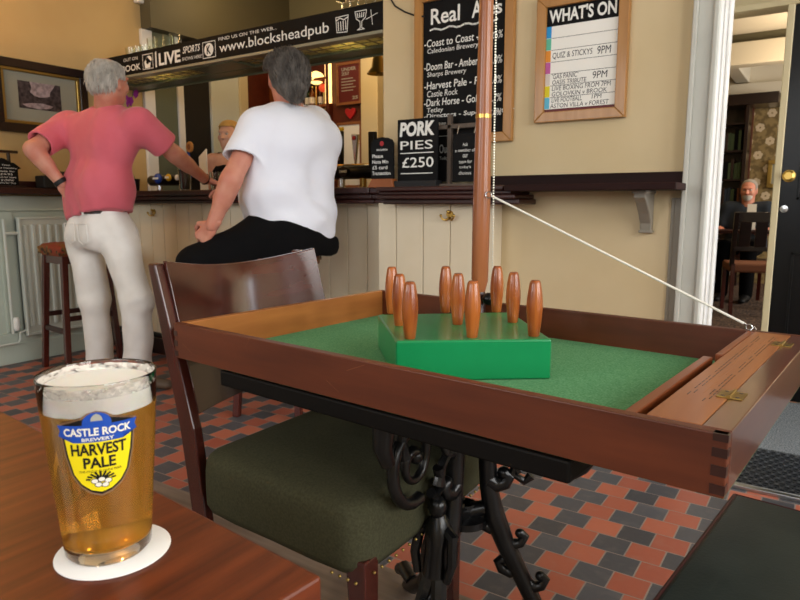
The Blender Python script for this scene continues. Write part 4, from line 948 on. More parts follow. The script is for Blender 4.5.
# ------------------------------------------------------------------ bar stools
def bar_stool(loc, rz, label):
    t = thing('bar_stool', label, 'bar stool', (0, 0, 0), 'tapestry bar stools')
    m = MB(); h = .16
    rings = []
    for z, ins in ((.715, .012), (.735, 0), (.765, 0), (.782, .015), (.79, .05)): rings.append(rr(-h+ins, h-ins, -h+ins, h-ins, z, .03, 4))
    n = len(rings[0]); m.add([p for r in rings for p in r], [(i*n+j, i*n+(j+1) % n, (i+1)*n+(j+1) % n, (i+1)*n+j) for i in range(4) for j in range(n)]+[tuple(range(n))[::-1], tuple(range(4*n, 5*n))])
    build('seat', m, 'tapestry', t, smooth=True)
    m = MB()
    for k in range(16): a = random.uniform(-h, h); z = random.uniform(.728, .77); m.ball((a, -h-.001, z), random.uniform(.006, .014), 8, (1, .15, 1)); m.ball((-h-.001, a, z), random.uniform(.006, .014), 8, (.15, 1, 1)); m.ball((h+.001, a, z), random.uniform(.006, .014), 8, (.15, 1, 1))
    build('seat_flowers', m, 'tapestry_dark', t)
    for sx in (-1, 1):
        for sy in (-1, 1): build('leg', MB().bar((sx*.125, sy*.125, .72), (sx*.165, sy*.165, 0), .036, .036, (0, 1, 0), .032, .032), 'mahogany_z', t, bevel=.003)
    for z, o in ((.26, .15), (.34, .148)):
        for s in (-1, 1):
            m = MB()
            if z < .3: m.bar((-o, s*o, z), (o, s*o, z), .02, .03)
            else: m.bar((s*o, -o, z), (s*o, o, z), .02, .03)
            build('stretcher', m, 'mahogany', t, bevel=.002)
    m = MB()
    for s in (-1, 1): m.bar((-.13, s*.128, .69), (.13, s*.128, .69), .02, .045); m.bar((s*.128, -.13, .69), (s*.128, .13, .69), .02, .045)
    build('apron', m, 'mahogany_z', t)
    t.location = loc; t.rotation_euler.z = rz; t['_o'] = loc; return t
bar_stool((-3.91, 2.235, 0), math.radians(-6), 'bar stool with tapestry seat standing by the radiator')
bar_stool((-2.24, 2.30, 0), math.radians(18), 'bar stool with tapestry seat under the man in white')
bar_stool((-3.30, 2.36, 0), math.radians(3), 'bar stool with tapestry seat hidden behind the legs of the man in pink') if False else None

# ------------------------------------------------------------------ things on the bar
CT = 1.108
bt = thing('beer_font', 'black horizontal beer font with brass trim and two tap handles on the bar', 'beer tap', (-2.31, 3.0, CT))
m = MB(); m.lathe([(0, -.16), (.034, -.16), (.040, -.15), (.040, .15), (.034, .16), (0, .16)], (-2.30, 3.0, 1.205), 24, ax='x'); build('drum', m, 'black_gloss', bt, smooth=True)
m = MB(); m.tube([(-2.46, 3.0, 1.247), (-2.14, 3.0, 1.247)], .005, 8); m.lathe([(0, -.006), (.045, -.006), (.045, .006), (0, .006)], (-2.46, 3.0, 1.205), 24, ax='x'); build('brass_trim', m, 'brass', bt, smooth=True)
for x, t in ((-2.40, 'steel'), (-2.245, 'old_brass')): build('column', MB().lathe([(.035, 0), (.035, .008), (.020, .015), (.020, .07)], (x, 3.0, CT), 20), t, bt, smooth=True)
m = MB(); m.bar((-2.385, 2.97, 1.25), (-2.378, 2.96, 1.435), .040, .026, (0, 1, 0), .044, .03); h_ = build('tap_handle', m, 'black_gloss', bt, bevel=.006); h_['label'] = 'tall black tap handle with yellow top'
build('handle_top', MB().bar((-2.378, 2.96, 1.435), (-2.378, 2.958, 1.455), .046, .03, (0, 1, 0)), 'yellow_pump', h_, bevel=.005)
m = MB(); text(m, 'GUINNESS', 0, 1, -.5, .5, lambda u, v, w: Vector((-2.384+v*.018, 2.944, 1.27+u*.14)), .02); build('lettering', m, 'chalk', h_)
m = MB(); m.bar((-2.275, 2.97, 1.25), (-2.262, 2.955, 1.41), .012, .012, (0, 1, 0), .046, .026); h_ = build('tap_handle', m, 'steel', bt, bevel=.004); h_['label'] = 'flared silver tap handle'
m = MB(); flat(m, circ(-2.264, 1.388, .012), faceY(2.941)); build('emblem', m, 'badge_red', h_)
m = MB(); m.bar((-2.16, 2.98, 1.20), (-2.155, 2.97, 1.42), .045, .03, (0, 1, 0)); h_ = build('tap_handle', m, 'black_gloss', bt, bevel=.006); h_['label'] = 'wide black tap handle beside the card sign'
m = MB(); m.lathe([(0, -.012), (.030, -.012), (.033, -.006), (.033, 0)], (-2.345, 2.955, 1.205), 24, ax='y'); bd = build('badge', m, 'black_gloss', bt, smooth=True)
m = MB(); text(m, 'GUINNESS', -2.372, -2.318, 1.200, 1.215, faceY(2.9425), .02); build('lettering', m, 'chalk', bd)
m = MB(); m.lathe([(0, -.012), (.030, -.012), (.033, -.006), (.033, 0)], (-2.44, 2.955, 1.215), 24, ax='y'); bd = build('badge', m, 'paper', bt, smooth=True); m = MB(); flat(m, circ(-2.44, 1.215, .014), faceY(2.9425)); build('emblem', m, 'badge_red', bd)
for k, (px, col, nm) in enumerate(((158, 'blue_pump', 'blue'), (168.5, 'yellow_pump', 'yellow'), (178, 'paper', 'white'))):
    c = aty(px, 178, 2.86); t = thing('pump_badge', 'round %s badge on the left beer font' % nm, 'beer badge', tuple(c), 'badges on the left beer font') if False else None
fl = thing('beer_font', 'left beer font with blue yellow and white badges beside the man in pink', 'beer tap', (-3.95, 3.0, CT))
m = MB(); m.lathe([(0, -.22), (.034, -.22), (.038, -.21), (.038, .21), (.034, .22), (0, .22)], (-3.96, 3.0, 1.19), 24, ax='x'); build('drum', m, 'black_gloss', fl, smooth=True)
for x in (-4.08, -3.84): build('column', MB().lathe([(.035, 0), (.035, .008), (.018, .015), (.018, .06)], (x, 3.0, CT), 20), 'steel', fl, smooth=True)
for px, r, col, lb in ((158, .037, 'blue_pump', 'blue badge'), (168.5, .026, 'yellow_pump', 'yellow badge'), (177, .020, 'paper', 'white badge')):
    c = aty(px, 178.5 if r > .03 else 177.5, 2.93); b_ = build('badge', MB().ball(c, r, 20, (1, .6, 1)), col, fl, smooth=True); b_['label'] = lb
    if r > .025: m = MB(); m.box(c.x-r*.8, c.x+r*.8, c.y-r*.66, c.y-r*.5, c.z-.007, c.z+.007); build('band', m, 'paper', b_, bevel=.002)
c = aty(190, 160, 2.96); m = MB(); m.tube([(c.x, 2.96, 1.2), (c.x, 2.95, 1.38)], .009, 10); hp = build('pump_handle', m, 'blue_pump', fl, smooth=True)
c2_ = aty(190, 147, 2.95); m = MB(); m.lathe([(0, -.010), (.030, -.010), (.033, 0), (.030, .006), (0, .006)], (c2_.x, 2.95, c2_.z), 24, ax='y', sy=1.15); bd = build('pump_clip', m, 'oak', hp, smooth=True)
m = MB(); flat(m, circ(c2_.x, c2_.z, .016, .02), faceY(2.9385)); build('emblem', m, 'beige_cloth', bd)
a = aty(199, 190, 2.9); m = MB(); b = aty(204, 149, 2.93); m.prism([(a.x-.01, CT), (a.x+.06, CT), (b.x+.03, b.z), (b.x-.045, b.z-.05)], 2.92, 2.93, lambda u, v, w: Vector((u, w, v)))
tag(build('menu_card', m, 'paper', bevel=.001, origin=(a.x, 2.92, CT)), 'tall white slanted card standing on the bar between the two men', 'menu card')
def tumbler(name, px, py, yy, h, r, mt_, label, grp=None, fill=None, z0=CT):
    p = aty(px, py, yy); t = thing(name, label, 'glass', (p.x, yy, z0), grp)
    m = MB(); pr = [(0, 0), (r*.78, 0), (r, h), (r-.002, h), (r*.76-.002, .008), (0, .008)]; m.lathe(pr, (p.x, yy, z0), 24, caps=False); build('glass', m, mt_, t, smooth=True)
    if fill: m = MB(); m.lathe([(0, .009), (r*.76-.003, .009), (r-.004, h*.9), (0, h*.9)], (p.x, yy, z0), 24, caps=False); build('drink', m, fill, t, smooth=True)
    return t
tumbler('pint_glass', 185, 180, 2.74, .15, .043, 'glass_thin', 'full pint of dark ale on the bar under the forearm of the man in pink', None, 'dark_glass')
tumbler('tumbler', 215, 180, 2.80, .115, .034, 'glass_thin', 'empty straight glass on the bar by the hand of the man in pink')
tumbler('tumbler', 224, 180, 2.95, .12, .032, 'glass_thin', 'empty glass on the bar just left of the bare arm of the man in white')
tumbler('tumbler', 240, 180, 2.74, .13, .030, 'glass_thin', 'tall clear glass on the bar right of the bare arm of the man in white')
# glasses above the canopy
g0 = None
for i, px in enumerate((137, 144, 151, 159, 166, 175, 182)):
    h = .13 if i > 2 else .10; p = aty(px, 45, 2.9); x = p.x
    m = MB(); m.lathe([(0, 0), (.030, 0), (.036, .12 if i > 2 else .09), (.0345, .12 if i > 2 else .09), (.0285, .006), (0, .006)], (x, 2.85, 1.985 if False else 1.99), 20, caps=False)
    o = build('pint_glass', m, 'glass_thin', smooth=True, origin=(x, 2.85, 1.99)); tag(o, 'upturned clear glass in the row on top of the canopy at left', 'glass', 'glasses on the canopy above LIVE')
m = MB(); m.box(-4.3, -3.4, 2.80, 3.0, 1.975, 1.99); build('glass_shelf', m, 'glass_thin', cn)
m = MB(); m.box(-4.3, -4.28, 2.8, 3.0, 1.89, 1.975); m.box(-3.42, -3.4, 2.8, 3.0, 1.89, 1.975); m.box(-2.5, -2.48, 2.8, 3.0, 1.89, 1.975); m.box(-1.95, -1.93, 2.8, 3.0, 1.89, 1.975); build('shelf_support', m, 'canopy_edge', cn)
m = MB(); m.box(-3.3, -1.92, 2.80, 3.0, 1.975, 1.985); build('glass_shelf', m, 'glass_thin', cn)
for i, px in enumerate((342, 350, 358, 366, 374)):
    p = aty(px, 8, 2.86); x = p.x
    m = MB(); m.lathe([(0, .0), (.032, 0), (.034, .03), (.028, .055), (.006, .07), (.004, .10), (.03, .104), (0, .106)], (x, 2.86, 1.985), 18, caps=False)
    tag(build('wine_glass', m, 'glass_thin', smooth=True, origin=(x, 2.86, 1.985)), 'stemmed glass upturned on the canopy above the chalk mug', 'glass', 'stemmed glasses on the canopy at right')
# brass bell
bl = thing('bar_bell', 'dark brass bell hanging under the canopy beside the pillar', 'bell', (-2.16, 3.1, 1.72))
p = aty(378, 74, 3.1); m = MB(); m.lathe([(.062, 0), (.055, .012), (.038, .035), (.032, .08), (.022, .10), (0, .105)], (p.x, 3.1, p.z), 28, caps=False); m.lathe([(.058, .004), (.035, .035), (.028, .08), (0, .1)], (p.x, 3.1, p.z), 28, caps=False); build('dome', m, 'old_brass', bl, smooth=True)
m = MB(); m.tube([(p.x, 3.1, p.z+.1), (p.x, 3.1, 1.86)], .006, 8); build('hanger', m, 'old_brass', bl); m = MB(); m.ball((p.x, 3.1, p.z), .012, 10); build('clapper', m, 'old_brass', bl)

# ------------------------------------------------------------------ back bar: shelves, bottles, lamps, posters
bs = thing('back_bar_shelves', 'dark red wooden shelving stacked with spirits behind the bar', 'shelving', (-3.9, 4.48, 0))
m = MB(); m.box(-4.15, -3.62, 4.56, 4.59, .9, 2.3)
for x in (-4.15, -3.65): m.box(x, x+.03, 4.36, 4.58, .9, 2.3)
build('carcass', m, 'redbrown', bs, bevel=.003)
SZ = [1.12, 1.38, 1.62, 1.86, 2.08]
for z in SZ: build('shelf', MB().box(-4.13, -3.65, 4.36, 4.56, z-.02, z), 'orange_wood', bs, bevel=.002)
def bottle(x, y, z, h, r, mt_, cap_, label, grp):
    t = thing('spirit_bottle', label, 'bottle', (x, y, z), grp)
    build('body', MB().lathe([(0, 0), (r, 0), (r, h*.6), (r*.85, h*.68), (r*.35, h*.78), (r*.32, h*.95), (0, h*.95)], (x, y, z), 16), mt_, t, smooth=True)
    build('label', MB().lathe([(r+.0006, h*.15), (r+.0006, h*.45)], (x, y, z), 16, caps=False), 'paper', t, smooth=True)
    build('cap', MB().lathe([(0, h*.93), (r*.42, h*.93), (r*.42, h), (0, h)], (x, y, z), 12), cap_, t, smooth=True)
r_ = random.Random(11)
for i, z in enumerate(SZ[:4]):
    x = -4.09
    while x < -3.67:
        k = r_.randrange(4); mt_ = ('amber', 'green_glass', 'glass_thin', 'dark_glass')[k]; cn_ = ('amber', 'green', 'clear', 'dark')[k]
        bottle(x, 4.45+r_.uniform(-.03, .03), z, r_.uniform(.17, .22), .028, mt_, ('brass', 'badge_red', 'black_gloss', 'steel')[k], '%s spirit bottle on the %s shelf behind the bar' % (cn_, ('lowest', 'second', 'third', 'top')[i]), '%s bottles on the %s back bar shelf' % (cn_, ('lowest', 'second', 'third', 'top')[i]))
        x += .075
def lamp(px, py, yy, r, mt_, label, zb):
    p = aty(px, py, yy); t = thing('glass_lamp', label, 'lamp', (p.x, yy, p.z-r)); build('lamp_shade', MB().ball(p, r, 20, (1.1, 1.1, .85)), mt_, t, smooth=True)
    build('stem', MB().tube([(p.x, yy, zb), (p.x, yy, p.z+(-r*.8 if zb < p.z else r*.8))], .008, 8), 'brass', t)
lamp(316, 78, 4.42, .065, 'lamp_dim', 'glowing round glass lamp behind the bar by the dark haired head', 1.86)
lamp(324, 88, 4.42, .042, 'lamp_red', 'small red glass lamp behind the bar below the round one', 1.86)
lamp(327, 128, 4.42, .03, 'lamp_dim', 'tiny amber lamp low on the back bar shelves', 1.62)
for px0, px1, y0_, y1_ in ((325.5, 331, 60, 88),):
    a = aty(px0, y1_, 4.37); b = aty(px1, y0_, 4.37); tag(build('glow_panel', MB().box(a.x, b.x, 4.365, 4.375, 1.861, b.z), 'lamp_dim', origin=(a.x, 4.37, 1.861)), 'narrow glass panel, window light put in as glow, at the top of the back bar', 'light panel')  # glow stands in for window light falling on the panel
# pillar with the two framed notices
m = MB(); m.box(-3.61, -3.27, 4.40, 4.58, .0, 2.35); struct('trim_15', m, 'redbrown', bevel=.004)
m = MB(); m.box(-3.235, -3.07, 4.30, 4.58, .0, 2.4); struct('trim_16', m, 'cream_paint', bevel=.004)
def notice(px0, py0, px1, py1, Y, label, mt_, fr_='tan_wood'):
    a = aty(px0, py1, Y); b = aty(px1, py0, Y); t = thing('framed_notice', label, 'notice', (a.x, Y, a.z)); w = .022
    m = MB(); 
    for r in ((a.x, b.x, a.z, a.z+w), (a.x, b.x, b.z-w, b.z), (a.x, a.x+w, a.z+w, b.z-w), (b.x-w, b.x, a.z+w, b.z-w)): m.box(r[0], r[1], Y-.01, Y+.02, r[2], r[3])
    build('frame', m, fr_, t, bevel=.002); pn = build('panel', MB().box(a.x+w, b.x-w, Y, Y+.01, a.z+w, b.z-w), mt_, t); return t, pn, a, b, w
t, pn, a, b, w = notice(337, 60, 361.5, 106, 4.37, 'framed dark red age notice on the brown pillar behind the bar', 'poster_red')
m = MB(); F_ = faceY(4.3695); W_ = b.x-a.x; H_ = b.z-a.z
text(m, 'UNDER', a.x+.2*W_, a.x+.78*W_, b.z-.20*H_, b.z-.12*H_, F_, .03); text(m, '25?', a.x+.2*W_, a.x+.5*W_, b.z-.30*H_, b.z-.22*H_, F_, .03); text(m, '25', a.x+.62*W_, a.x+.85*W_, a.z+.12*H_, a.z+.20*H_, F_, .04)
for k in range(5): line(m, [(a.x+.2*W_, b.z-(.38+.07*k)*H_), (a.x+(.65+.1*(k % 2))*W_, b.z-(.38+.07*k)*H_)], .008, F_)
build('lettering', m, 'chalk_dim', pn)
notice(338, 121, 362, 188, 4.37, 'framed pale price list on the brown pillar behind the taps', 'paper')
p = aty(350, 113, 4.38); m = MB(); F_ = lambda u, v, w: Vector((p.x+u, 4.385+w, p.z+v)); hs_ = [(0, -.05), (.035, -.02), (.055, .01), (.05, .035), (.028, .042), (0, .025), (-.028, .042), (-.05, .035), (-.055, .01), (-.035, -.02)]
m.prism(hs_, -.006, .012, F_); tag(build('heart_sign', m, 'heart_red', bevel=.004, origin=(p.x, 4.38, p.z)), 'small red heart sign between the two framed notices', 'sign')
for i, (py, mt_) in enumerate(((75, 'amber'), (100, 'amber'), (120, 'amber'), (142, 'red_glass'), (160, 'amber'))):
    p = aty(381.5, py, 4.3); bottle(-3.02, 4.4715, p.z-.08, .2, .03, mt_, 'brass', '%s optic bottle hung beside the pillar end of the bar' % ('red' if 'red' in mt_ else 'amber'), 'optic bottles beside the pillar')
m = MB(); p = aty(381.5, 100, 4.35); m.box(-3.06, -2.9, 4.50, 4.60, 0, 2.2); tag(build('optic_board', m, 'redbrown', origin=(p.x, 4.4, 1.1)), 'brown wooden board carrying the optic bottles', 'board')
# blue notice on the green door, flowers
p = atx(171, 101, XL-.018); m = MB(); m.lathe([(0, 0), (.035, 0), (.035, .004), (0, .004)], (XL-.02, p.y, p.z), 20, ax='x'); tag(build('round_sign', m, 'blue_sign', origin=(XL, p.y, p.z)), 'small round blue sign on the green door behind the bar', 'sign')
p = atx(171, 120, XL-.018); m = MB(); m.box(XL-.02, XL-.012, p.y-.03, p.y+.03, p.z-.10, p.z+.08); tag(build('door_notice', m, 'black_matt', bevel=.004, origin=(XL, p.y, p.z)), 'black narrow plate on the green door below the blue sign', 'plate')
fv = thing('orchid', 'purple orchid on the bar just right of the white haired head', 'flower', (-4.2, 3.05, CT))
p = aty(131, 97, 3.0); m = MB(); m.tube([(p.x-.02, 3.0, CT+.10), (p.x-.03, 3.0, 1.4), (p.x, 3.0, p.z-.03), (p.x+.04, 3.0, p.z+.06), (p.x+.09, 3.0, p.z+.11)], .003, 6); build('stem', m, 'leaf', fv)
m = MB(); m.lathe([(0, 0), (.03, 0), (.042, .10), (.038, .10), (.03, .01), (0, .01)], (p.x-.02, 3.0, CT), 20, caps=False); build('pot', m, 'black_gloss', fv, smooth=True)
r_ = random.Random(4)
for k in range(7):
    c = Vector((p.x+r_.uniform(-.03, .045), 3.0+r_.uniform(-.03, .03), p.z+r_.uniform(-.07, .05))); m = MB()
    for j in range(5):
        a = j*2*PI/5+k; tip = c+Vector((.036*math.cos(a), -.006, .036*math.sin(a))); sd_ = Vector((-math.sin(a), 0, math.cos(a)))*.016; mid = c.lerp(tip, .6)
        m.add([c, mid+sd_, tip, mid-sd_, c+Vector((0, .004, 0))], [(0, 1, 2, 3), (4, 3, 2, 1)])
    build('blossom', m, 'orchid', fv)

# ------------------------------------------------------------------ lounge seen through the doorway
bk = thing('bookcase', 'dark wooden bookcase filled with old books in the far room', 'bookcase', (-1.5, 9.3, 0))
bx0 = -1.63; bx1 = aty(748, 150, 9.2).x
m = MB(); m.box(bx0, bx0+.04, 9.05, 9.45, 0, 2.28); m.box(bx1-.04, bx1, 9.05, 9.45, 0, 2.28); m.box(bx0, bx1, 9.42, 9.45, 0, 2.28); m.box(bx0-.03, bx1+.3, 9.0, 9.45, 2.20, 2.33)
for z in (.1, .55, .95, 1.3, 1.65, 1.98): m.box(bx0, bx1, 9.08, 9.42, z, z+.025)
build('carcass', m, 'dark_rail', bk, bevel=.003)
r_ = random.Random(21)
for zi, z in enumerate((.975, 1.325, 1.675)):
    x = bx1-.05; i = 0
    while x > bx1-.50:
        w = r_.uniform(.025, .045); h = r_.uniform(.19, .26); m = MB(); m.box(x-w+.003, x, 9.12, 9.30, z, z+h)
        o = build('book', m, ['navy_cloth', 'leather_brown', 'beige_cloth', 'black_cloth', 'green_cloth'][r_.randrange(5)], bevel=.003, origin=(x, 9.2, z)); x -= w
        tag(o, 'old dark bound book on the %s visible shelf of the far bookcase' % ('lowest', 'middle', 'top')[zi], 'book', 'books on the %s shelf' % ('lowest', 'middle', 'top')[zi])
# wallpaper flowers belong to the wall
m = MB(); F_ = faceY(9.497); r_ = random.Random(8)
for i in range(-3, 9):
    for j in range(9):
        cx = -1.1+i*.24+(.12 if j % 2 else 0); cz = .95+j*.17
        for k in range(6): a = k*PI/3+.3*j; flat(m, circ(cx+.032*math.cos(a), cz+.032*math.sin(a), .024, .024, 8), F_, k*.0002)
struct('wall_lounge', m, 'flower_cream')
m = MB(); x_ = aty(751, 150, 9.44).x; m.box(x_-.1, x_, 9.40, 9.5, 0, 2.3); struct('trim_17', m, 'redbrown')
pf2 = thing('framed_picture', 'small gilt framed picture on the floral wallpaper of the far room', 'picture', (-.7, 9.48, 1.2))
a = aty(766, 188, 9.46); b = aty(776, 160, 9.46); b.x += .15
frame_ = MB(); w = .05
for r in ((a.x, b.x, a.z, a.z+w), (a.x, b.x, b.z-w, b.z), (a.x, a.x+w, a.z+w, b.z-w), (b.x-w, b.x, a.z+w, b.z-w)): frame_.box(r[0], r[1], 9.45, 9.495, r[2], r[3])
build('frame', frame_, 'old_brass', pf2, bevel=.006); build('image', MB().box(a.x+w, b.x-w, 9.485, 9.495, a.z+w, b.z-w), 'picture_mount', pf2)
# lounge chairs and table
def lounge_chair(x, y, rz, seatm, label):
    t = thing('dining_chair', label, 'chair', (0, 0, 0), 'chairs in the far room')
    build('seat', MB().box(-.22, .22, -.22, .22, .40, .48), seatm, t, bevel=.02, seg=3)
    for sx in (-1, 1):
        build('rear_leg', MB().bar((sx*.20, .22, .48), (sx*.20, .26, 0), .035, .035, (0, 1, 0)), 'mahogany_z', t, bevel=.003); build('front_leg', MB().bar((sx*.20, -.20, .42), (sx*.20, -.20, 0), .035, .035, (0, 1, 0)), 'mahogany_z', t, bevel=.003)
    m = MB(); m.bar((-.21, .22, .46), (-.21, .31, .95), .04, .03, (0, 1, 0)); m.bar((.21, .22, .46), (.21, .31, .95), .04, .03, (0, 1, 0)); m.box(-.21, .21, .285, .31, .86, .95); m.box(-.21, .21, .25, .275, .60, .64)
    for xs_ in (-.13, 0, .13): m.bar((xs_, .262, .62), (xs_, .30, .88), .095, .015, (0, 1, 0))
    build('backrest', m, 'dark_rail', t, bevel=.004)
    t.location = (x, y, 0); t.rotation_euler.z = rz; return t
lounge_chair(-.60, 6.88, math.radians(196), 'beige_cloth', 'wooden chair with tan seat in front of the man in the far room')
lounge_chair(-1.20, 6.92, math.radians(172), 'green_cloth', 'wooden chair with green seat at the left edge of the far doorway')
lt = thing('lounge_table', 'dark wooden table in front of the man in the far room', 'table', (-.5, 7.3, 0))
build('tabletop', MB().box(-1.30, -.15, 7.2, 7.62, .73, .76), 'mahogany', lt, bevel=.005)
for x in (-1.23, -.22):
    for y in (7.26, 7.56): build('leg', MB().bar((x, y, .73), (x, y, 0), .06, .06), 'mahogany_z', lt, bevel=.004)
p = atd(757, 225, 6.75)
m = MB(); m.add([Vector((p.x-.06, 7.25, .77)), Vector((p.x+.02, 7.25, .77)), Vector((p.x+.01, 7.36, 1.02)), Vector((p.x-.07, 7.36, 1.02)), Vector((p.x-.06, 7.26, .765)), Vector((p.x+.02, 7.26, .765)), Vector((p.x+.01, 7.37, 1.015)), Vector((p.x-.07, 7.37, 1.015))], [(0, 1, 2, 3), (7, 6, 5, 4), (0, 4, 5, 1), (1, 5, 6, 2), (2, 6, 7, 3), (3, 7, 4, 0)])
tag(build('menu_card', m, 'paper', origin=(p.x, 7.25, .76)), 'white menu card propped on the table in the far room', 'menu card')
p = atz(740, 270, .0); 
p = aty(731, 262, 9.1); tag(build('paper_bag', MB().box(p.x-.06, p.x+.06, 9.10, 9.2, .126, .37), 'paper', bevel=.002, origin=(p.x, 9.1, .126)), 'small white bag standing on the lowest shelf of the far bookcase', 'bag')
# ------------------------------------------------------------------ people
def V3(v): return np.array(list(v), float)
def basis(f, up=(0, 0, 1)):
    f = Vector(f).normalized(); r = f.cross(Vector(up)).normalized(); u = r.cross(f).normalized(); return f, r, u      # forward, right, up
def head_prims(c, f, s=1.0, up=(0, 0, 1)):
    f, r, u = basis(f, up); c = Vector(c); AX = (r, f, u)
    P = [ell(c+u*.025*s-f*.012*s, (.076*s, .096*s, .088*s), AX, .02), ell(c+f*.022*s-u*.035*s, (.061*s, .070*s, .078*s), AX, .03),
         ell(c+f*.055*s-u*.085*s, (.030*s, .026*s, .022*s), AX, .025), cap(c+f*.086*s+u*.012*s, c+f*.108*s-u*.022*s, .009*s, .013*s, .012),
         ell(c+f*.098*s-u*.026*s, (.018*s, .012*s, .009*s), AX, .008), ell(c+f*.082*s+u*.030*s, (.048*s, .014*s, .010*s), AX, .018),
         ell(c+f*.083*s-u*.053*s, (.024*s, .010*s, .0075*s), AX, .006), ell(c+f*.082*s-u*.064*s, (.021*s, .010*s, .0075*s), AX, .006)]
    for sg in (-1, 1):
        P += [ell(c+r*.036*sg*s+f*.066*s-u*.02*s, (.024*s, .02*s, .022*s), AX, .02),
              ell(c+r*.077*sg*s-f*.004*s-u*.008*s, (.008*s, .018*s, .031*s), AX, .008), ell(c+r*.075*sg*s+f*.002*s-u*.034*s, (.008*s, .010*s, .012*s), AX, .008)]
        e = ell(c+r*.032*sg*s+f*.098*s+u*.008*s, (.019*s, .016*s, .011*s), AX, .012, '-'); P.append(e)
        P.append(ell(c+r*.088*sg*s+f*.002*s-u*.006*s, (.006*s, .009*s, .017*s), AX, .006, '-'))
    return P
def eyes(par, c, f, s=1.0, up=(0, 0, 1)):
    f, r, u = basis(f, up); c = Vector(c)
    for sg in (-1, 1):
        p = c+r*.032*sg*s+f*.0745*s+u*.008*s; e = build('eye', MB().ball(p, .0125*s, 14), 'eye', par, smooth=True)
        build('iris', MB().ball(p+f*.0085*s, .0055*s, 10), 'iris', e, smooth=True)
def hand_prims(w, d, nrm, side, curl=.5, s=1.0, spread=.0, thumb=.6):
    """w wrist, d finger direction, nrm palm normal (fingers curl towards it), side = towards the thumb"""
    d = Vector(d).normalized(); n = Vector(nrm); n = (n-d*n.dot(d)).normalized(); t = Vector(side); t = (t-d*t.dot(d)-n*t.dot(n)).normalized(); w = Vector(w)
    P = [cap(w-d*.03, w+d*.02, .026*s, .026*s, .01, (n, .72)), cap(w+d*.02*s+t*.012*s, w+d*.075*s+t*.016*s, .024*s, .021*s, .015, (n, .6)), cap(w+d*.02*s-t*.014*s, w+d*.070*s-t*.020*s, .022*s, .018*s, .015, (n, .6))]
    for i, (off, L, R) in enumerate(((.029, .072, .0092), (.010, .080, .0096), (-.010, .075, .0092), (-.029, .060, .0080))):
        b = w+d*(.082-.004*abs(i-1.2))*s+t*off*s; a = 0; p = b; dr0 = (d+t*(spread*(1.5-i)*.1)).normalized()
        for j, (q, ca) in enumerate(((.44, .9), (.32, 1.2), (.26, .9))):
            a += curl*ca; dd = dr0*math.cos(a)+n*math.sin(a); e = p+dd*(L*q*s); P.append(cap(p, e, (R-.0007*j)*s, (R-.0007*(j+1))*s, .005)); p = e
    b = w+d*.022*s+t*.026*s; e1_ = b+(d*.55+t*.75+n*.35*thumb).normalized()*.036*s; e2_ = e1_+(d*.85+t*.15+n*.75*thumb).normalized()*.030*s; e3_ = e2_+(d*.8-t*.25+n*.9*thumb).normalized()*.024*s
    P += [cap(b-d*.01, e1_, .015*s, .0115*s, .010), cap(e1_, e2_, .0112*s, .0100*s, .005), cap(e2_, e3_, .0100*s, .0080*s, .005)]
    return P
def join(mbs):
    m = MB()
    for a in mbs: m.add(a.v, a.f)
    return m
def strands(n, prims, c, region, dirf, L, seed=1, r=.0011, jit=.35):
    """short hair locks rooted on the head surface"""
    q = np.random.RandomState(seed); m = MB(); c = V3(c); k = 0; out = 0
    while out < n and k < n*12:
        k += 1; d = q.normal(size=3); d /= np.linalg.norm(d)
        if not region(d): continue
        lo, hi = 0.0, .2
        for _ in range(16):
            mid = (lo+hi)/2
            if sdf_eval(prims, (c+d*mid)[None, :])[0] < 0: lo = mid
            else: hi = mid
        p = Vector(c+d*(lo-.002)); nn = Vector(d); g = Vector(dirf(d)); g = (g-nn*g.dot(nn)*.8)
        if g.length < 1e-3: g = nn.orthogonal()
        g = (g.normalized()+Vector(q.normal(size=3))*jit*.5).normalized(); l = L*q.uniform(.6, 1.3)
        pts = [p, p+nn*l*.22+g*l*.3, p+nn*l*.28+g*l*.68, p+nn*l*.16+g*l]
        m.tube(pts, [r*1.6, r*1.5, r, r*.3], 4, caps=False); out += 1
    return m
def plane(p, n):                          # keeps the side the normal does NOT point to
    p = V3(p); n = V3(n); n = n/np.linalg.norm(n); return lambda G: (G-p)@n

# ---------- the standing man in the pink shirt
man = thing('person', 'white haired man in pink shirt standing at the bar, hand on hip', 'person', (-3.28, 2.2, 0))
D = atd
head = D(109, 82, 3.50); neck = D(107, 107, 3.56); chest = D(103, 150, 3.56); waist = D(99, 196, 3.56); pelv = D(99, 224, 3.56)
bodyf = Vector((.10, 1, 0)).normalized(); bf_, br_, bu_ = basis(bodyf)
shL = D(68, 126, 3.68); shR = D(141, 124, 3.46); elL = D(33, 149, 3.46); wrL = D(62, 184, 3.50); elR = D(173, 153, 3.60); wrR = D(206, 180, 3.86)
hpL = D(84, 236, 3.64); hpR = D(118, 236, 3.50); knL = D(95, 300, 3.66); knR = D(137, 300, 3.44); anL = D(100, 362, 3.72); anR = D(138, 368, 3.52)
anL.z = .085; anR.z = .085
hf = Vector((-.12, 1, -.06)).normalized()
arm = [cap(shL, elL, .054, .043, .02), cap(elL, wrL, .044, .029, .02), cap(shR, elR, .054, .043, .02), cap(elR, wrR, .044, .029, .02)]
arm += [cap(elL.lerp(wrL, .1), elL.lerp(wrL, .45), .045, .040, .02), cap(elR.lerp(wrR, .1), elR.lerp(wrR, .45), .045, .040, .02)]
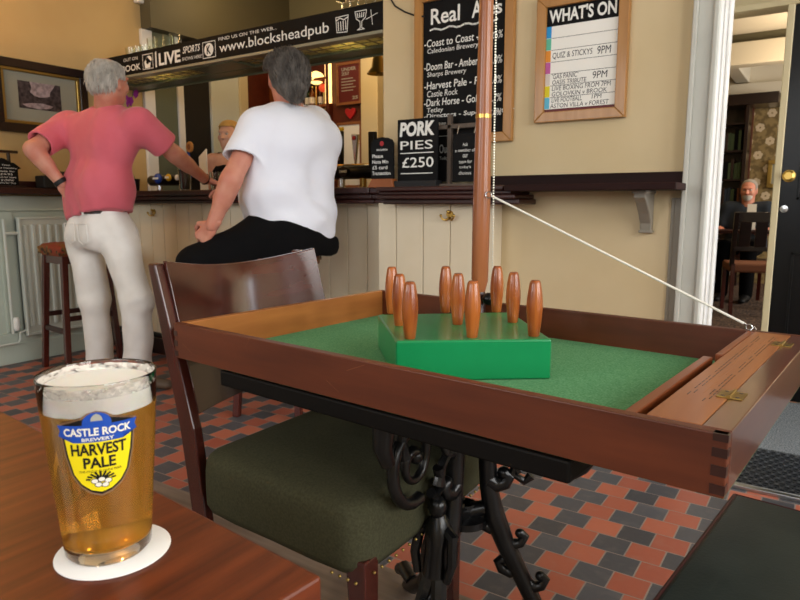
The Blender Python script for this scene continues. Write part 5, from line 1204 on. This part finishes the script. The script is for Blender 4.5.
torso = [cap(shL.lerp(shR, .12)+Vector((0, 0, -.02)), shR.lerp(shL, .12)+Vector((0, 0, -.02)), .078, .078, .06), cap(chest+bu_*.02-br_*.06, chest+bu_*.02+br_*.06, .135, .135, .06, (bodyf, .80)), cap(waist-br_*.06, waist+br_*.06, .128, .128, .07, (bodyf, .88)), cap(pelv-br_*.065, pelv+br_*.065, .125, .125, .06, (bodyf, .9))]
legs = [cap(hpL, knL, .09, .06, .04), cap(knL, anL, .058, .04, .03), cap(hpR, knR, .09, .06, .04), cap(knR, anR, .058, .04, .03)]
hp = head_prims(head, hf, 1.0)
neckp = [cap(neck-bu_*.03, head-Vector((0, 0, .06))-hf*.02, .066, .060, .03)]
body = sdf_mesh([torso[0], torso[1], torso[2], torso[3]]+legs+arm+[cap(neck-bu_*.05, neck, .07, .06, .03)], .012)
headm = sdf_mesh(hp+neckp, .0055)
hl = sdf_mesh(hand_prims(wrL, (wrL-elL).normalized()*.6+(D(74, 200, 3.56)-wrL).normalized(), -Vector(bodyf)*.2+br_*1.0+Vector((0,0,.1)), Vector((0, 0, 1)), .55), .0035)
hr = sdf_mesh(hand_prims(wrR, D(222, 186, 3.95)-wrR, Vector((0, 0, -1)), -FH*1.0+RT*-.3, .32), .0035)
build('body', join([body, headm, hl, hr]), 'skin', man, smooth=2)
eyes(man, head, hf)
# hair
f_, r_h, u_h = basis(hf); hc = head+u_h*.02-f_*.012
crown = ell(head+Vector(hf)*.0+Vector((0, 0, .118))-hf*.01, (.045, .05, .03), None, .01)
def hair_cut(G):          # removes the face side
    Q = G-V3(head); a = Q@V3(f_); z = Q@V3(u_h); s = Q@V3(r_h)
    return np.maximum.reduce([-sdf_eval([crown], G), (a-.045-np.clip(z-.05, 0, .06)*.6)*1.0, -(z+.062+a*.3), np.minimum(a+.012-(.03-z)*0, -(z-.012))*1.0])
hair = [ell(hc, (.083, .102, .092), (r_h, f_, u_h), .01), ell(hc-f_*.035-u_h*.03, (.074, .062, .068), (r_h, f_, u_h), .02)]
hm = sdf_mesh(hair, .005, [hair_cut], wrinkle(3, [170, 210, 260, 300], .004, (1, 1, .45)))
ho = build('hair', hm, 'hair_white', man, smooth=2)
def reg(d):
    a = float(np.dot(d, V3(f_))); z = float(np.dot(d, V3(u_h))); return a < .38+max(z, 0)*.25 and -.72 < z < .90 and not (a > -.05 and z < .05)
m = strands(2600, hair, hc, reg, lambda d: (-.1*f_.x, -.1*f_.y, -1.0), .026, 5); build('hair_locks', m, 'hair_white', ho)
m = MB(); 
# shirt
def sleeve(sh, el, ra, t0, t1): return cap(sh, sh.lerp(el, t1), ra, ra*.98, .04)
sh_p = [cap(shL.lerp(shR, .10)+Vector((0, 0, -.022)), shR.lerp(shL, .10)+Vector((0, 0, -.022)), .088, .088, .06), cap(neck-bu_*.06-br_*.05, neck-bu_*.06+br_*.05, .075, .075, .08),
        cap(chest+bu_*.02-br_*.085, chest+bu_*.02+br_*.085, .150, .150, .07, (bodyf, .80)), cap(waist+bu_*.06-br_*.085, waist+bu_*.06+br_*.085, .147, .147, .08, (bodyf, .86)), cap(waist-br_*.080, waist+br_*.080, .147, .147, .08, (bodyf, .90)), cap(pelv+bu_*.05-br_*.068, pelv+bu_*.05+br_*.068, .147, .147, .05, (bodyf, .90)),
        ]
aL = (elL-shL).normalized(); aR = (elR-shR).normalized()
eL_ = shL.lerp(elL, .80); eR_ = shR.lerp(elR, .74)
def arm_cut(sh, e, a):     # cloth stops at the sleeve end (only near the arm)
    def g(G):
        v = G-V3(e); al = v@V3(a); rad = np.linalg.norm(v-al[..., None]*V3(a), axis=-1)
        return np.where((rad < .12), al, -1.0)
    return g
hemn = Vector((-.12, 0, -1))
cutters = [plane(D(99, 214, 3.5), -UPV+RT*.10)]
grp = [([cap(shL-aL*.01, eL_+aL*.03, .078, .074, .045), cap(eL_-aL*.03, eL_+aL*.06, .060, .062, .01, None, '-')], [plane(eL_, aL)]), ([cap(shR-aR*.01, eR_+aR*.03, .078, .078, .045), cap(eR_-aR*.03, eR_+aR*.06, .062, .064, .01, None, '-')], [plane(eR_, aR)])]
nk = cap(neck+Vector((0, 0, .005)), neck+Vector((0, 0, .15)), .072, .09, .01, None, '-'); sh_p.append(nk)
folds = wrinkle(11, [38, 52, 61, 75], .013, (1, 1, .55), lambda G: np.clip((1.32-G[..., 2])*2.2, .25, 1))
sm = sdf_mesh(sh_p, .0075, cutters, folds, grp, .045); so = build('shirt', sm, 'pink_shirt', man, smooth=2)
m = MB(); c_ = neck+Vector((0, 0, -.002)); m.tube([c_+Vector((.068*math.cos(a*PI/12), .066*math.sin(a*PI/12), -.004+.006*math.sin(a*PI/12))) for a in range(25)], .006, 8, caps=False); build('collar', m, 'pink_shirt', so, smooth=True)
# trousers
tp = [cap(pelv-br_*.072+bu_*.01, pelv+br_*.072+bu_*.01, .130, .130, .05, (bodyf, .90)), cap(hpL, knL, .100, .078, .05), cap(knL, anL+Vector((0, 0, -.03)), .079, .073, .04), cap(hpR, knR, .104, .080, .05), cap(knR, anR+Vector((0, 0, -.03)), .081, .076, .04),
      ell(pelv-br_*.065-bodyf*.055-bu_*.05, (.085, .07, .09), (br_, bodyf, bu_), .05), ell(pelv+br_*.065-bodyf*.055-bu_*.05, (.085, .07, .09), (br_, bodyf, bu_), .05),
      cap(anL+Vector((0, 0, -.03)), anL+Vector((0, 0, -.12)), .06, .06, .01, None, '-'), cap(anR+Vector((0, 0, -.03)), anR+Vector((0, 0, -.12)), .06, .06, .01, None, '-')]
def low(G): return .035-G[..., 2]
tm = sdf_mesh(tp, .0085, [low, plane(pelv+bu_*.085, bu_)], lambda G: wrinkle(5, [30, 42, 55, 68], .010, (1, 1, .4))(G)+wrinkle(8, [60, 75, 90], .0028, (.5, .5, 1.2), lambda Q: np.exp(-((Q[..., 2]-.50)/.07)**2)+np.exp(-((Q[..., 2]-.12)/.10)**2))(G))
tr_ = build('jeans', tm, 'white_jeans', man, smooth=2)
m = MB()
for pz in (pelv+br_*.075-bodyf*.128-bu_*.045, pelv-br_*.07-bodyf*.128-bu_*.045):
    pts = [pz+br_*a+bu_*b-bodyf*c__ for a, b, c__ in ((-.055, .05, .002), (.055, .05, .002), (.05, -.04, -.001), (0, -.06, -.001), (-.05, -.04, -.001), (-.055, .05, .002))]
    m.tube(pts, .0022, 5, caps=False)
build('back_pocket', m, 'white_jeans', tr_)
def ringpts(c, f, r, rx, ry, n=40): return [c+r*rx*math.cos(2*PI*i/n)+f*ry*math.sin(2*PI*i/n) for i in range(n+1)]
wz = pelv+bu_*.075
rows_ = []; m = MB(); P = []; n = 44
for k, (dz, gr_) in enumerate(((-.017, 0), (-.017, .006), (.017, .006), (.017, 0))):
    for i in range(n):
        a = 2*PI*i/n; ca, sa = math.cos(a), math.sin(a); P.append(wz+br_*((.150+gr_)*np.sign(ca)*abs(ca)**.85+.0)*1.17+bodyf*((.118+gr_)*np.sign(sa)*abs(sa)**.85)+bu_*dz)
m.add(P, [(k*n+i, k*n+(i+1) % n, (k+1)*n+(i+1) % n, (k+1)*n+i) for k in range(3) for i in range(n)]); blt = build('belt', m, 'leather_brown', man, smooth=True)
for sgn in (-1, 0, 1): c_ = wz+br_*.09*sgn-bodyf*.126; build('belt_loop', MB().bar(c_-bu_*.022, c_+bu_*.022, .012, .006, tuple(bodyf)), 'white_jeans', tr_, bevel=.001)
def shoe_mesh(an, d, s=1.0):
    d = Vector(d).normalized(); w_ = an.copy(); w_.z = 0; q = Vector((-d.y, d.x, 0))
    P = [cap(w_-d*.045+Vector((0, 0, .045)), w_+d*.03+Vector((0, 0, .05)), .042, .044, .03), cap(w_+d*.03+Vector((0, 0, .048)), w_+d*.165+Vector((0, 0, .030)), .044, .036, .04, ((0, 0, 1), .75)), cap(w_+Vector((0, 0, .05)), w_+Vector((0, 0, .10)), .04, .036, .03)]
    return sdf_mesh(P, .006, [lambda G: .004-G[..., 2]])
for an, d in ((anL, (-.25, 1, 0)), (anR, (.88, .42, 0))):
    s_ = build('shoe', shoe_mesh(an, d), 'shoe', man, smooth=2)
def band(w0, d, r, h, mt_, nm, par):
    d = Vector(d).normalized(); u = d.orthogonal().normalized(); v = d.cross(u); m = MB(); P = []; n = 24
    for off, rr_ in ((-h/2, r), (-h/2, r+.003), (h/2, r+.003), (h/2, r)):
        for i in range(n): a = 2*PI*i/n; P.append(Vector(w0)+d*off+u*rr_*math.cos(a)+v*rr_*math.sin(a))
    m.add(P, [(k*n+i, k*n+(i+1) % n, (k+1)*n+(i+1) % n, (k+1)*n+i) for k in range(3) for i in range(n)]); return build(nm, m, mt_, par, smooth=True)
band(wrL-(wrL-elL).normalized()*.012, wrL-elL, .031, .024, 'black_matt', 'watch_strap', man)
band(wrR-(wrR-elR).normalized()*.010, wrR-elR, .031, .010, 'leather_brown', 'wristband', man)

# ---------- the seated man in the white shirt
mn2 = thing('person', 'dark haired man in white t-shirt and black trousers sitting on a stool at the bar', 'person', (-2.24, 2.3, 0))
head = D(286, 78, 3.20); neck = D(290, 108, 3.22); chest = D(288, 150, 3.22); waist = D(286, 195, 3.20); pelv = D(293, 238, 3.20)
bf2 = (-RT*.90+FH*.43).normalized(); f2_, r2_, u2_ = basis(bf2)        # faces left and away
shL = D(256, 130, 3.08); shR = D(315, 124, 3.44); elL = D(232, 178, 2.98); wrL = D(212, 226, 2.98); elR = D(262, 178, 3.55); wrR = D(232, 190, 3.72)
hpL = D(285, 246, 3.10); hpR = D(292, 246, 3.34); knL = D(198, 266, 3.02); knR = D(222, 262, 3.50); anL = D(222, 352, 3.10); anR = D(240, 340, 3.50)
hf2 = (-RT*.46+FH*.88-Vector((0, 0, .05))).normalized()
upb = D(312, 140, 3.24)
torso = [cap(shL.lerp(shR, .12), shR.lerp(shL, .12), .075, .075, .06), cap(chest-r2_*.06, chest+r2_*.06, .15, .15, .07, (bf2, .95)), cap(waist-r2_*.05+f2_*.01, waist+r2_*.05+f2_*.01, .145, .145, .07), cap(pelv-r2_*.07, pelv+r2_*.07, .13, .13, .06)]
arm = [cap(shL, elL, .056, .045, .02), cap(elL, wrL, .046, .031, .02), cap(elL.lerp(wrL, .1), elL.lerp(wrL, .45), .047, .042, .02), cap(shR, elR, .056, .045, .02), cap(elR, wrR, .046, .030, .02)]
legs = [cap(hpL, knL, .095, .062, .04), cap(knL, anL, .058, .04, .03), cap(hpR, knR, .095, .062, .04), cap(knR, anR, .058, .04, .03)]
hp2 = head_prims(head, hf2, 1.03)
body = sdf_mesh(torso+legs+arm, .012); headm = sdf_mesh(hp2+[cap(neck-Vector((0, 0, .04)), head-Vector((0, 0, .06))-hf2*.02, .070, .064, .03)], .0055)
hl = sdf_mesh(hand_prims(wrL, D(196, 244, 3.0)-wrL, D(215, 262, 3.02)-D(200, 230, 3.0)+FH*.6, FH*.3-RT*.4+Vector((0, 0, -.1)) if False else -RT*.5-FH*.6, .95, 1.05), .0035)
hr = sdf_mesh(hand_prims(wrR, bf2, Vector((0, 0, -1)), -r2_, .3), .0035)
build('body', join([body, headm, hl, hr]), 'skin', mn2, smooth=2); eyes(mn2, head, hf2, 1.03)
f_, r_h, u_h = basis(hf2); hc = head+u_h*.02-f_*.012; back = -f_
def hair_cut2(G):
    Q = G-V3(head); a = Q@V3(f_); z = Q@V3(u_h)
    return np.maximum((a-.06-np.clip(z-.03, 0, .08)*.7), np.minimum(a+.024, -(z-.034)))
hair2 = [ell(hc+u_h*.010, (.094, .112, .100), (r_h, f_, u_h), .02), ell(hc-f_*.055-u_h*.04, (.082, .066, .085), (r_h, f_, u_h), .04), ell(hc-f_*.095-u_h*.095, (.055, .042, .055), (r_h, f_, u_h), .04)]
hm = sdf_mesh(hair2, .005, [hair_cut2], wrinkle(7, [120, 160, 200, 260], .006, (1, 1, .5))); ho = build('hair', hm, 'hair_dark', mn2, smooth=2)
def reg2(d):
    a = float(np.dot(d, V3(f_))); z = float(np.dot(d, V3(u_h))); return a < .45+max(z, 0)*.3 and z > -.85 and not (a > -.24 and z < .3)
m = strands(3200, hair2, hc, reg2, lambda d: (-f_.x*.8, -f_.y*.8, -.9), .04, 6, .0013, .22); build('hair_locks', m, 'hair_dark', ho)
sp = [cap(shL.lerp(shR, .10), shR.lerp(shL, .10), .088, .088, .07), cap(neck-Vector((0, 0, .065))-r2_*.05, neck-Vector((0, 0, .065))+r2_*.05, .08, .08, .07), cap(upb-r2_*.05, upb+r2_*.05, .12, .12, .08),
      cap(chest-r2_*.06, chest+r2_*.06, .175, .175, .08, (bf2, 1.02)), cap(waist-r2_*.05+f2_*.01, waist+r2_*.05+f2_*.01, .184, .184, .08), cap(waist-Vector((0, 0, .13))-f2_*.0, waist-Vector((0, 0, .13))+r2_*.03-f2_*.03, .190, .190, .06),
      cap(D(318, 170, 3.22), D(314, 225, 3.22), .075, .08, .08)]
eL_ = shL.lerp(elL, .60); aL = (elL-shL).normalized(); eR_ = shR.lerp(elR, .60); aR = (elR-shR).normalized()
sp += [cap(neck+Vector((0, 0, .005)), neck+Vector((0, 0, .15)), .076, .095, .01, None, '-')]
def sleeve_cut(e, a, rad_):
    def g(G):
        v = G-V3(e); al = v@V3(a); rad = np.linalg.norm(v-al[..., None]*V3(a), axis=-1); return np.where(rad < rad_, al, -1.0)
    return g
nL = (aL*.75+(-RT*.35-UPV*.25)).normalized()
nL = (aL+RT*.25).normalized()
h0, h1 = D(246, 217, 3.02), D(330, 238, 3.02)
hn = FW.cross((h1-h0).normalized()); hn = hn if hn.z < 0 else -hn
cutters = [plane(h0, hn)]
grp = [([cap(shL-aL*.01, eL_+aL*.06, .082, .088, .05), cap(eL_-aL*.03, eL_+aL*.09, .070, .074, .01, None, '-')], [plane(eL_, nL)]), ([cap(shR, eR_+aR*.04, .08, .085, .05), cap(eR_-aR*.03, eR_+aR*.09, .068, .070, .01, None, '-')], [plane(eR_, aR)])]
sm = sdf_mesh(sp, .0075, cutters, wrinkle(21, [24, 33, 45, 58, 72], .017, (1, 1, .9), lambda G: np.clip((1.35-G[..., 2])*2.5, .15, 1)), grp, .05); so = build('shirt', sm, 'white_shirt', mn2, smooth=2)
m = MB(); c_ = neck+Vector((0, 0, -.004)); m.tube([c_+Vector((.072*math.cos(a*PI/12), .070*math.sin(a*PI/12), .0)) for a in range(25)], .006, 8, caps=False); build('collar', m, 'white_shirt', so, smooth=True)
tp = [cap(pelv-r2_*.065, pelv+r2_*.065, .175, .175, .06), cap(D(262, 235, 3.08), D(225, 252, 3.04), .10, .09, .05), cap(hpL, knL, .118, .095, .06), cap(knL, anL, .085, .07, .04), cap(hpR, knR, .112, .085, .06), cap(knR, anR, .085, .07, .04), cap(D(316, 246, 3.2)-r2_*.03, D(316, 246, 3.2)+r2_*.05, .075, .075, .07)]
tm = sdf_mesh(tp, .009, [plane(h0+UPV*.03, -hn), lambda G: np.where(np.linalg.norm((G-V3(pelv))[..., :2], axis=-1) < .26, .775-G[..., 2], -1.0)], wrinkle(9, [26, 38, 50], .008)); build('trousers', tm, 'black_cloth', mn2, smooth=2)
for an in (anL, anR):
    d = f2_; P = [cap(an-d*.05+Vector((0, 0, -.05)), an+d*.02+Vector((0, 0, -.045)), .04, .042, .03), cap(an+d*.02+Vector((0, 0, -.045)), an+d*.16+Vector((0, 0, -.06)), .043, .034, .04, ((0, 0, 1), .75)), cap(an+Vector((0, 0, -.04)), an+Vector((0, 0, .02)), .04, .036, .03)]
    build('shoe', sdf_mesh(P, .007), 'shoe', mn2, smooth=2)

# ---------- the barmaid behind the counter
bm_ = thing('person', 'blonde barmaid in black vest behind the bar, half hidden by the white shirt', 'person', (-3.7, 3.35, 0))
head = D(229, 136, 5.12); bfw = Vector((.25, -1, 0)).normalized(); f_, r_h, u_h = basis(bfw)
neck = head-Vector((0, 0, .13)); sc_ = .92; ch_ = head-Vector((0, 0, .32)); pe_ = head-Vector((0, 0, .68))
shL = neck-r_h*.16-Vector((0, 0, .05)); shR = neck+r_h*.16-Vector((0, 0, .05)); elL = shL-Vector((0, 0, .26))-r_h*.04; elR = shR-Vector((0, 0, .26))+r_h*.04; wrL = elL+f_*.16-Vector((0, 0, .08)); wrR = elR+f_*.16-Vector((0, 0, .08))
ft = Vector((pe_.x, pe_.y, 0))
P = [cap(shL, shR, .055, .055, .05), cap(ch_-r_h*.05, ch_+r_h*.05, .11, .11, .06, (f_, .8)), cap(pe_-r_h*.05, pe_+r_h*.05, .12, .12, .07, (f_, .85)), cap(ch_, pe_, .10, .10, .06), cap(shL, elL, .042, .034, .02), cap(elL, wrL, .034, .024, .02), cap(shR, elR, .042, .034, .02), cap(elR, wrR, .034, .024, .02),
     cap(pe_-r_h*.08, ft-r_h*.08+Vector((0, 0, .08)), .08, .04, .04), cap(pe_+r_h*.08, ft+r_h*.08+Vector((0, 0, .08)), .08, .04, .04)]
mb_ = [sdf_mesh(P, .012), sdf_mesh(head_prims(head, bfw, sc_)+[cap(neck-Vector((0, 0, .06)), head-Vector((0, 0, .05)), .052, .050, .03)], .006)]
for w0, sg in ((wrL, 1), (wrR, -1)): mb_.append(sdf_mesh(hand_prims(w0, f_, Vector((0, 0, -1)), r_h*sg, .5, .9), .0045))
build('body', join(mb_), 'skin_pale', bm_, smooth=2); eyes(bm_, head, bfw, sc_)
hr_ = [ell(head+u_h*.03-f_*.012, (.084, .100, .090), (r_h, f_, u_h), .02), cap(head-f_*.05+u_h*.02, head-f_*.06-u_h*.12, .078, .06, .03)]
def hc3(G): Q = G-V3(head); a = Q@V3(f_); z = Q@V3(u_h); return np.minimum(a-.02, -(z-.066))
ho = build('hair', sdf_mesh(hr_, .006, [hc3], wrinkle(2, [120, 170], .004, (1, 1, .3))), 'hair_blond', bm_, smooth=2)
P = [cap(ch_-r_h*.05-Vector((0, 0, .02)), ch_+r_h*.05-Vector((0, 0, .02)), .120, .120, .06, (f_, .84)), cap(ch_, pe_, .115, .125, .06), cap(shL.lerp(shR, .22)+Vector((0, 0, .035)), ch_-r_h*.07+f_*.06, .022, .03, .02), cap(shR.lerp(shL, .22)+Vector((0, 0, .035)), ch_+r_h*.07+f_*.06, .022, .03, .02), cap(shL.lerp(shR, .22)+Vector((0, 0, .035)), ch_-r_h*.07-f_*.06, .022, .03, .02), cap(shR.lerp(shL, .22)+Vector((0, 0, .035)), ch_+r_h*.07-f_*.06, .022, .03, .02)]
build('vest', sdf_mesh(P, .01), 'black_cloth', bm_, smooth=2)
P = [cap(pe_-r_h*.05, pe_+r_h*.05, .132, .132, .06, (f_, .9)), cap(pe_-r_h*.08, ft-r_h*.08+Vector((0, 0, .1)), .1, .06, .04), cap(pe_+r_h*.08, ft+r_h*.08+Vector((0, 0, .1)), .1, .06, .04)]
build('trousers', sdf_mesh(P, .012), 'black_cloth', bm_, smooth=2)
for s in (-1, 1): build('shoe', shoe_mesh(ft+r_h*.08*s, f_), 'black_matt', bm_, smooth=2)

# ---------- the man sitting in the far room
fm_ = thing('person', 'grey bearded man in dark polo shirt sitting in the far room', 'person', (-.75, 7.9, 0))
head = D(749, 190, 7.1); bfw = (CAM-head); bfw.z = 0; bfw = (bfw.normalized()+RT*-.25).normalized(); hfw = (bfw+RT*.0+Vector((0, 0, -.15))).normalized(); f_, r_h, u_h = basis(bfw)
neck = head-Vector((0, 0, .13)); ch_ = head-Vector((0, 0, .34)); pe_ = Vector((head.x, head.y, .56))-f_*.03
shL = neck-r_h*.19-Vector((0, 0, .07)); shR = neck+r_h*.19-Vector((0, 0, .07)); elL = shL-Vector((0, 0, .24))-r_h*.05+f_*.08; elR = shR-Vector((0, 0, .24))+r_h*.05+f_*.08; wrL = elL+f_*.22+r_h*.04+Vector((0, 0, .03)); wrR = elR+f_*.22-r_h*.04+Vector((0, 0, .03))
kL = pe_+f_*.42-r_h*.12; kR = pe_+f_*.42+r_h*.12; aL_ = Vector((kL.x, kL.y, .08)); aR_ = Vector((kR.x, kR.y, .08))
P = [cap(shL, shR, .06, .06, .05), cap(ch_, pe_, .14, .15, .06, (f_, .85)), cap(shL, elL, .05, .042, .02), cap(elL, wrL, .042, .03, .02), cap(shR, elR, .05, .042, .02), cap(elR, wrR, .042, .03, .02), cap(pe_-r_h*.09, kL, .09, .06, .04), cap(pe_+r_h*.09, kR, .09, .06, .04), cap(kL, aL_, .055, .04, .03), cap(kR, aR_, .055, .04, .03)]
mb_ = [sdf_mesh(P, .016), sdf_mesh(head_prims(head, hfw, 1.0)+[cap(neck-Vector((0, 0, .05)), head-Vector((0, 0, .06)), .064, .06, .03)], .007)]
for w0, sg in ((wrL, 1), (wrR, -1)): mb_.append(sdf_mesh(hand_prims(w0, f_, Vector((0, 0, -1)), r_h*sg, .4, 1), .005))
build('body', join(mb_), 'skin', fm_, smooth=2); eyes(fm_, head, hfw)
f3, r3, u3 = basis(hfw)
def hc4(G): Q = G-V3(head); a = Q@V3(f3); z = Q@V3(u3); return np.maximum(a-.03-np.clip(z-.06, 0, .05)*.6, np.minimum(a+.02, -(z-.0)))
build('hair', sdf_mesh([ell(head+u3*.025-f3*.012, (.081, .101, .092), (r3, f3, u3), .02)], .006, [hc4]), 'hair_grey', fm_, smooth=2)
def hc5(G): Q = G-V3(head); a = Q@V3(f3); z = Q@V3(u3); return np.maximum.reduce([z+.045, -(a-.03)])
build('beard', sdf_mesh([ell(head+f3*.026-u3*.055, (.060, .070, .062), (r3, f3, u3), .02), ell(head+f3*.058-u3*.088, (.036, .032, .028), (r3, f3, u3), .02)], .006, [hc5]), 'hair_white', fm_, smooth=2)
P = [cap(shL, shR, .078, .078, .06), cap(ch_-r_h*.05, pe_-r_h*.05, .15, .165, .06, (f_, .9)), cap(ch_+r_h*.05, pe_+r_h*.05, .15, .165, .06, (f_, .9)), cap(shL, shL.lerp(elL, .7), .07, .068, .04), cap(shR, shR.lerp(elR, .7), .07, .068, .04), cap(neck+f_*.05, neck+f_*.12-Vector((0, 0, .08)), .035, .012, .01, None, '-'), cap(neck, neck+Vector((0, 0, .15)), .07, .09, .01, None, '-')]
po = build('polo_shirt', sdf_mesh(P, .010, [lambda G: .55-G[..., 2]]), 'navy_cloth', fm_, smooth=2)
P = [cap(pe_-r_h*.09, kL, .105, .08, .04), cap(pe_+r_h*.09, kR, .105, .08, .04), cap(kL, aL_, .08, .065, .03), cap(kR, aR_, .08, .065, .03)]; build('trousers', sdf_mesh(P, .014), 'black_cloth', fm_, smooth=2)
for an in (aL_, aR_): build('shoe', shoe_mesh(an, f_), 'black_matt', fm_, smooth=2)
p0_ = Vector((head.x, head.y+.0, 0))
t = thing('dining_chair', 'dark chair under the man sitting in the far room', 'chair', (pe_.x, pe_.y, 0))
m = MB(); m.bar(Vector((pe_.x, pe_.y, .395))-f_*.22, Vector((pe_.x, pe_.y, .395))+f_*.22, .44, .05); build('seat', m, 'mahogany', t, bevel=.01)
for a in (-.2, .2):
    for b in (-.2, .2): q = Vector((pe_.x, pe_.y, 0))+f_*a+r_h*b; build('leg', MB().bar(q+Vector((0, 0, .37)), q, .035, .035, tuple(f_)), 'mahogany_z', t)
q = Vector((pe_.x, pe_.y, 0))-f_*.24; m = MB(); m.bar(q-r_h*.2+Vector((0, 0, .42)), q-r_h*.2+Vector((0, 0, .85)), .03, .03, tuple(f_)); m.bar(q+r_h*.2+Vector((0, 0, .42)), q+r_h*.2+Vector((0, 0, .85)), .03, .03, tuple(f_)); m.bar(q-r_h*.21+Vector((0, 0, .78)), q+r_h*.21+Vector((0, 0, .78)), .02, .14); build('backrest', m, 'mahogany_z', t)
# ------------------------------------------------------------------ light
w = bpy.data.worlds.new('sky'); SC.world = w; w.use_nodes = True; bg = w.node_tree.nodes['Background']
bg.inputs[0].default_value = lin('#cfe0f5'); bg.inputs[1].default_value = 1.0
def area(name, loc, aim, sx, sy, power, col='#ffffff'):
    l = bpy.data.lights.new(name, 'AREA'); l.shape = 'RECTANGLE'; l.size = sx; l.size_y = sy; l.energy = power; l.color = lin(col)[:3]
    o = bpy.data.objects.new(name, l); COL.objects.link(o); o.location = loc; o.rotation_euler = (Vector(aim)-Vector(loc)).to_track_quat('-Z', 'Y').to_euler(); return o
area('daylight_1', (XR+.3, -.2, 1.9), (XR-1, -.2, 1.4), 1.4, 1.8, 80, '#fbf9f4')
area('daylight_2', (XR+.3, 1.55, 1.9), (XR-1, 1.45, 1.4), 1.5, 1.8, 80, '#faf8f4')
area('daylight_3', (-2.5, YB-.3, 2.0), (-2.5, 0, 1.3), 1.8, 1.3, 62, '#faf8f4')
area('daylight_4', (0, YB-.3, 2.0), (0, 0, 1.3), 1.8, 1.3, 30, '#faf8f4')
area('daylight_street', (1.9, 3.3, 1.3), (0, 3.2, 1.0), 1.0, 2.2, 60, '#f3f7ff')
area('daylight_lounge', (3.3, 7.2, 1.7), (0, 7.6, 1.2), 1.9, 1.5, 140, '#fff6e8')
def point(name, loc, power, r, col):
    l = bpy.data.lights.new(name, 'POINT'); l.energy = power; l.shadow_soft_size = r; l.color = lin(col)[:3]; o = bpy.data.objects.new(name, l); COL.objects.link(o); o.location = loc
point('wall_lamp', (-4.12, 1.55, 2.45), 16, .06, '#ffc070')
point('bar_fill', (-2.8, 3.75, 2.2), 16, .1, '#ffd79a')  # unseen fill light, placed to brighten the column behind the bar
point('bar_fill', (-3.9, 3.6, 2.6), 5, .1, '#ffd79a')  # weaker unseen fill light added further left behind the bar
point('canopy_lamp', (-2.25, 2.87, 1.92), 4, .03, '#ffe0a0')
point('canopy_lamp', (-3.8, 2.87, 1.92), 2.5, .03, '#ffe0a0')
point('lounge_fill', (-.3, 7.4, 2.2), 32, .15, '#ffe2b8')  # unseen fill light added to brighten the far room
# ------------------------------------------------------------------ camera
cd_ = bpy.data.cameras.new('camera'); cd_.sensor_width = 36; cd_.lens = FPX*36/800; cd_.clip_start = .05; cd_.clip_end = 60
co_ = bpy.data.objects.new('camera', cd_); COL.objects.link(co_); co_.location = CAM
co_.rotation_euler = Matrix((RT, UPV, -FW)).transposed().to_euler()
cd_.dof.use_dof = True; cd_.dof.focus_distance = 1.05; cd_.dof.aperture_fstop = 15
SC.camera = co_
SC.view_settings.view_transform = 'Standard'; SC.view_settings.look = 'None'; SC.view_settings.gamma = 1; SC.view_settings.exposure = 0
SC.view_settings.use_curve_mapping = False
for o in bpy.data.objects:
    if '_o' in o: del o['_o']
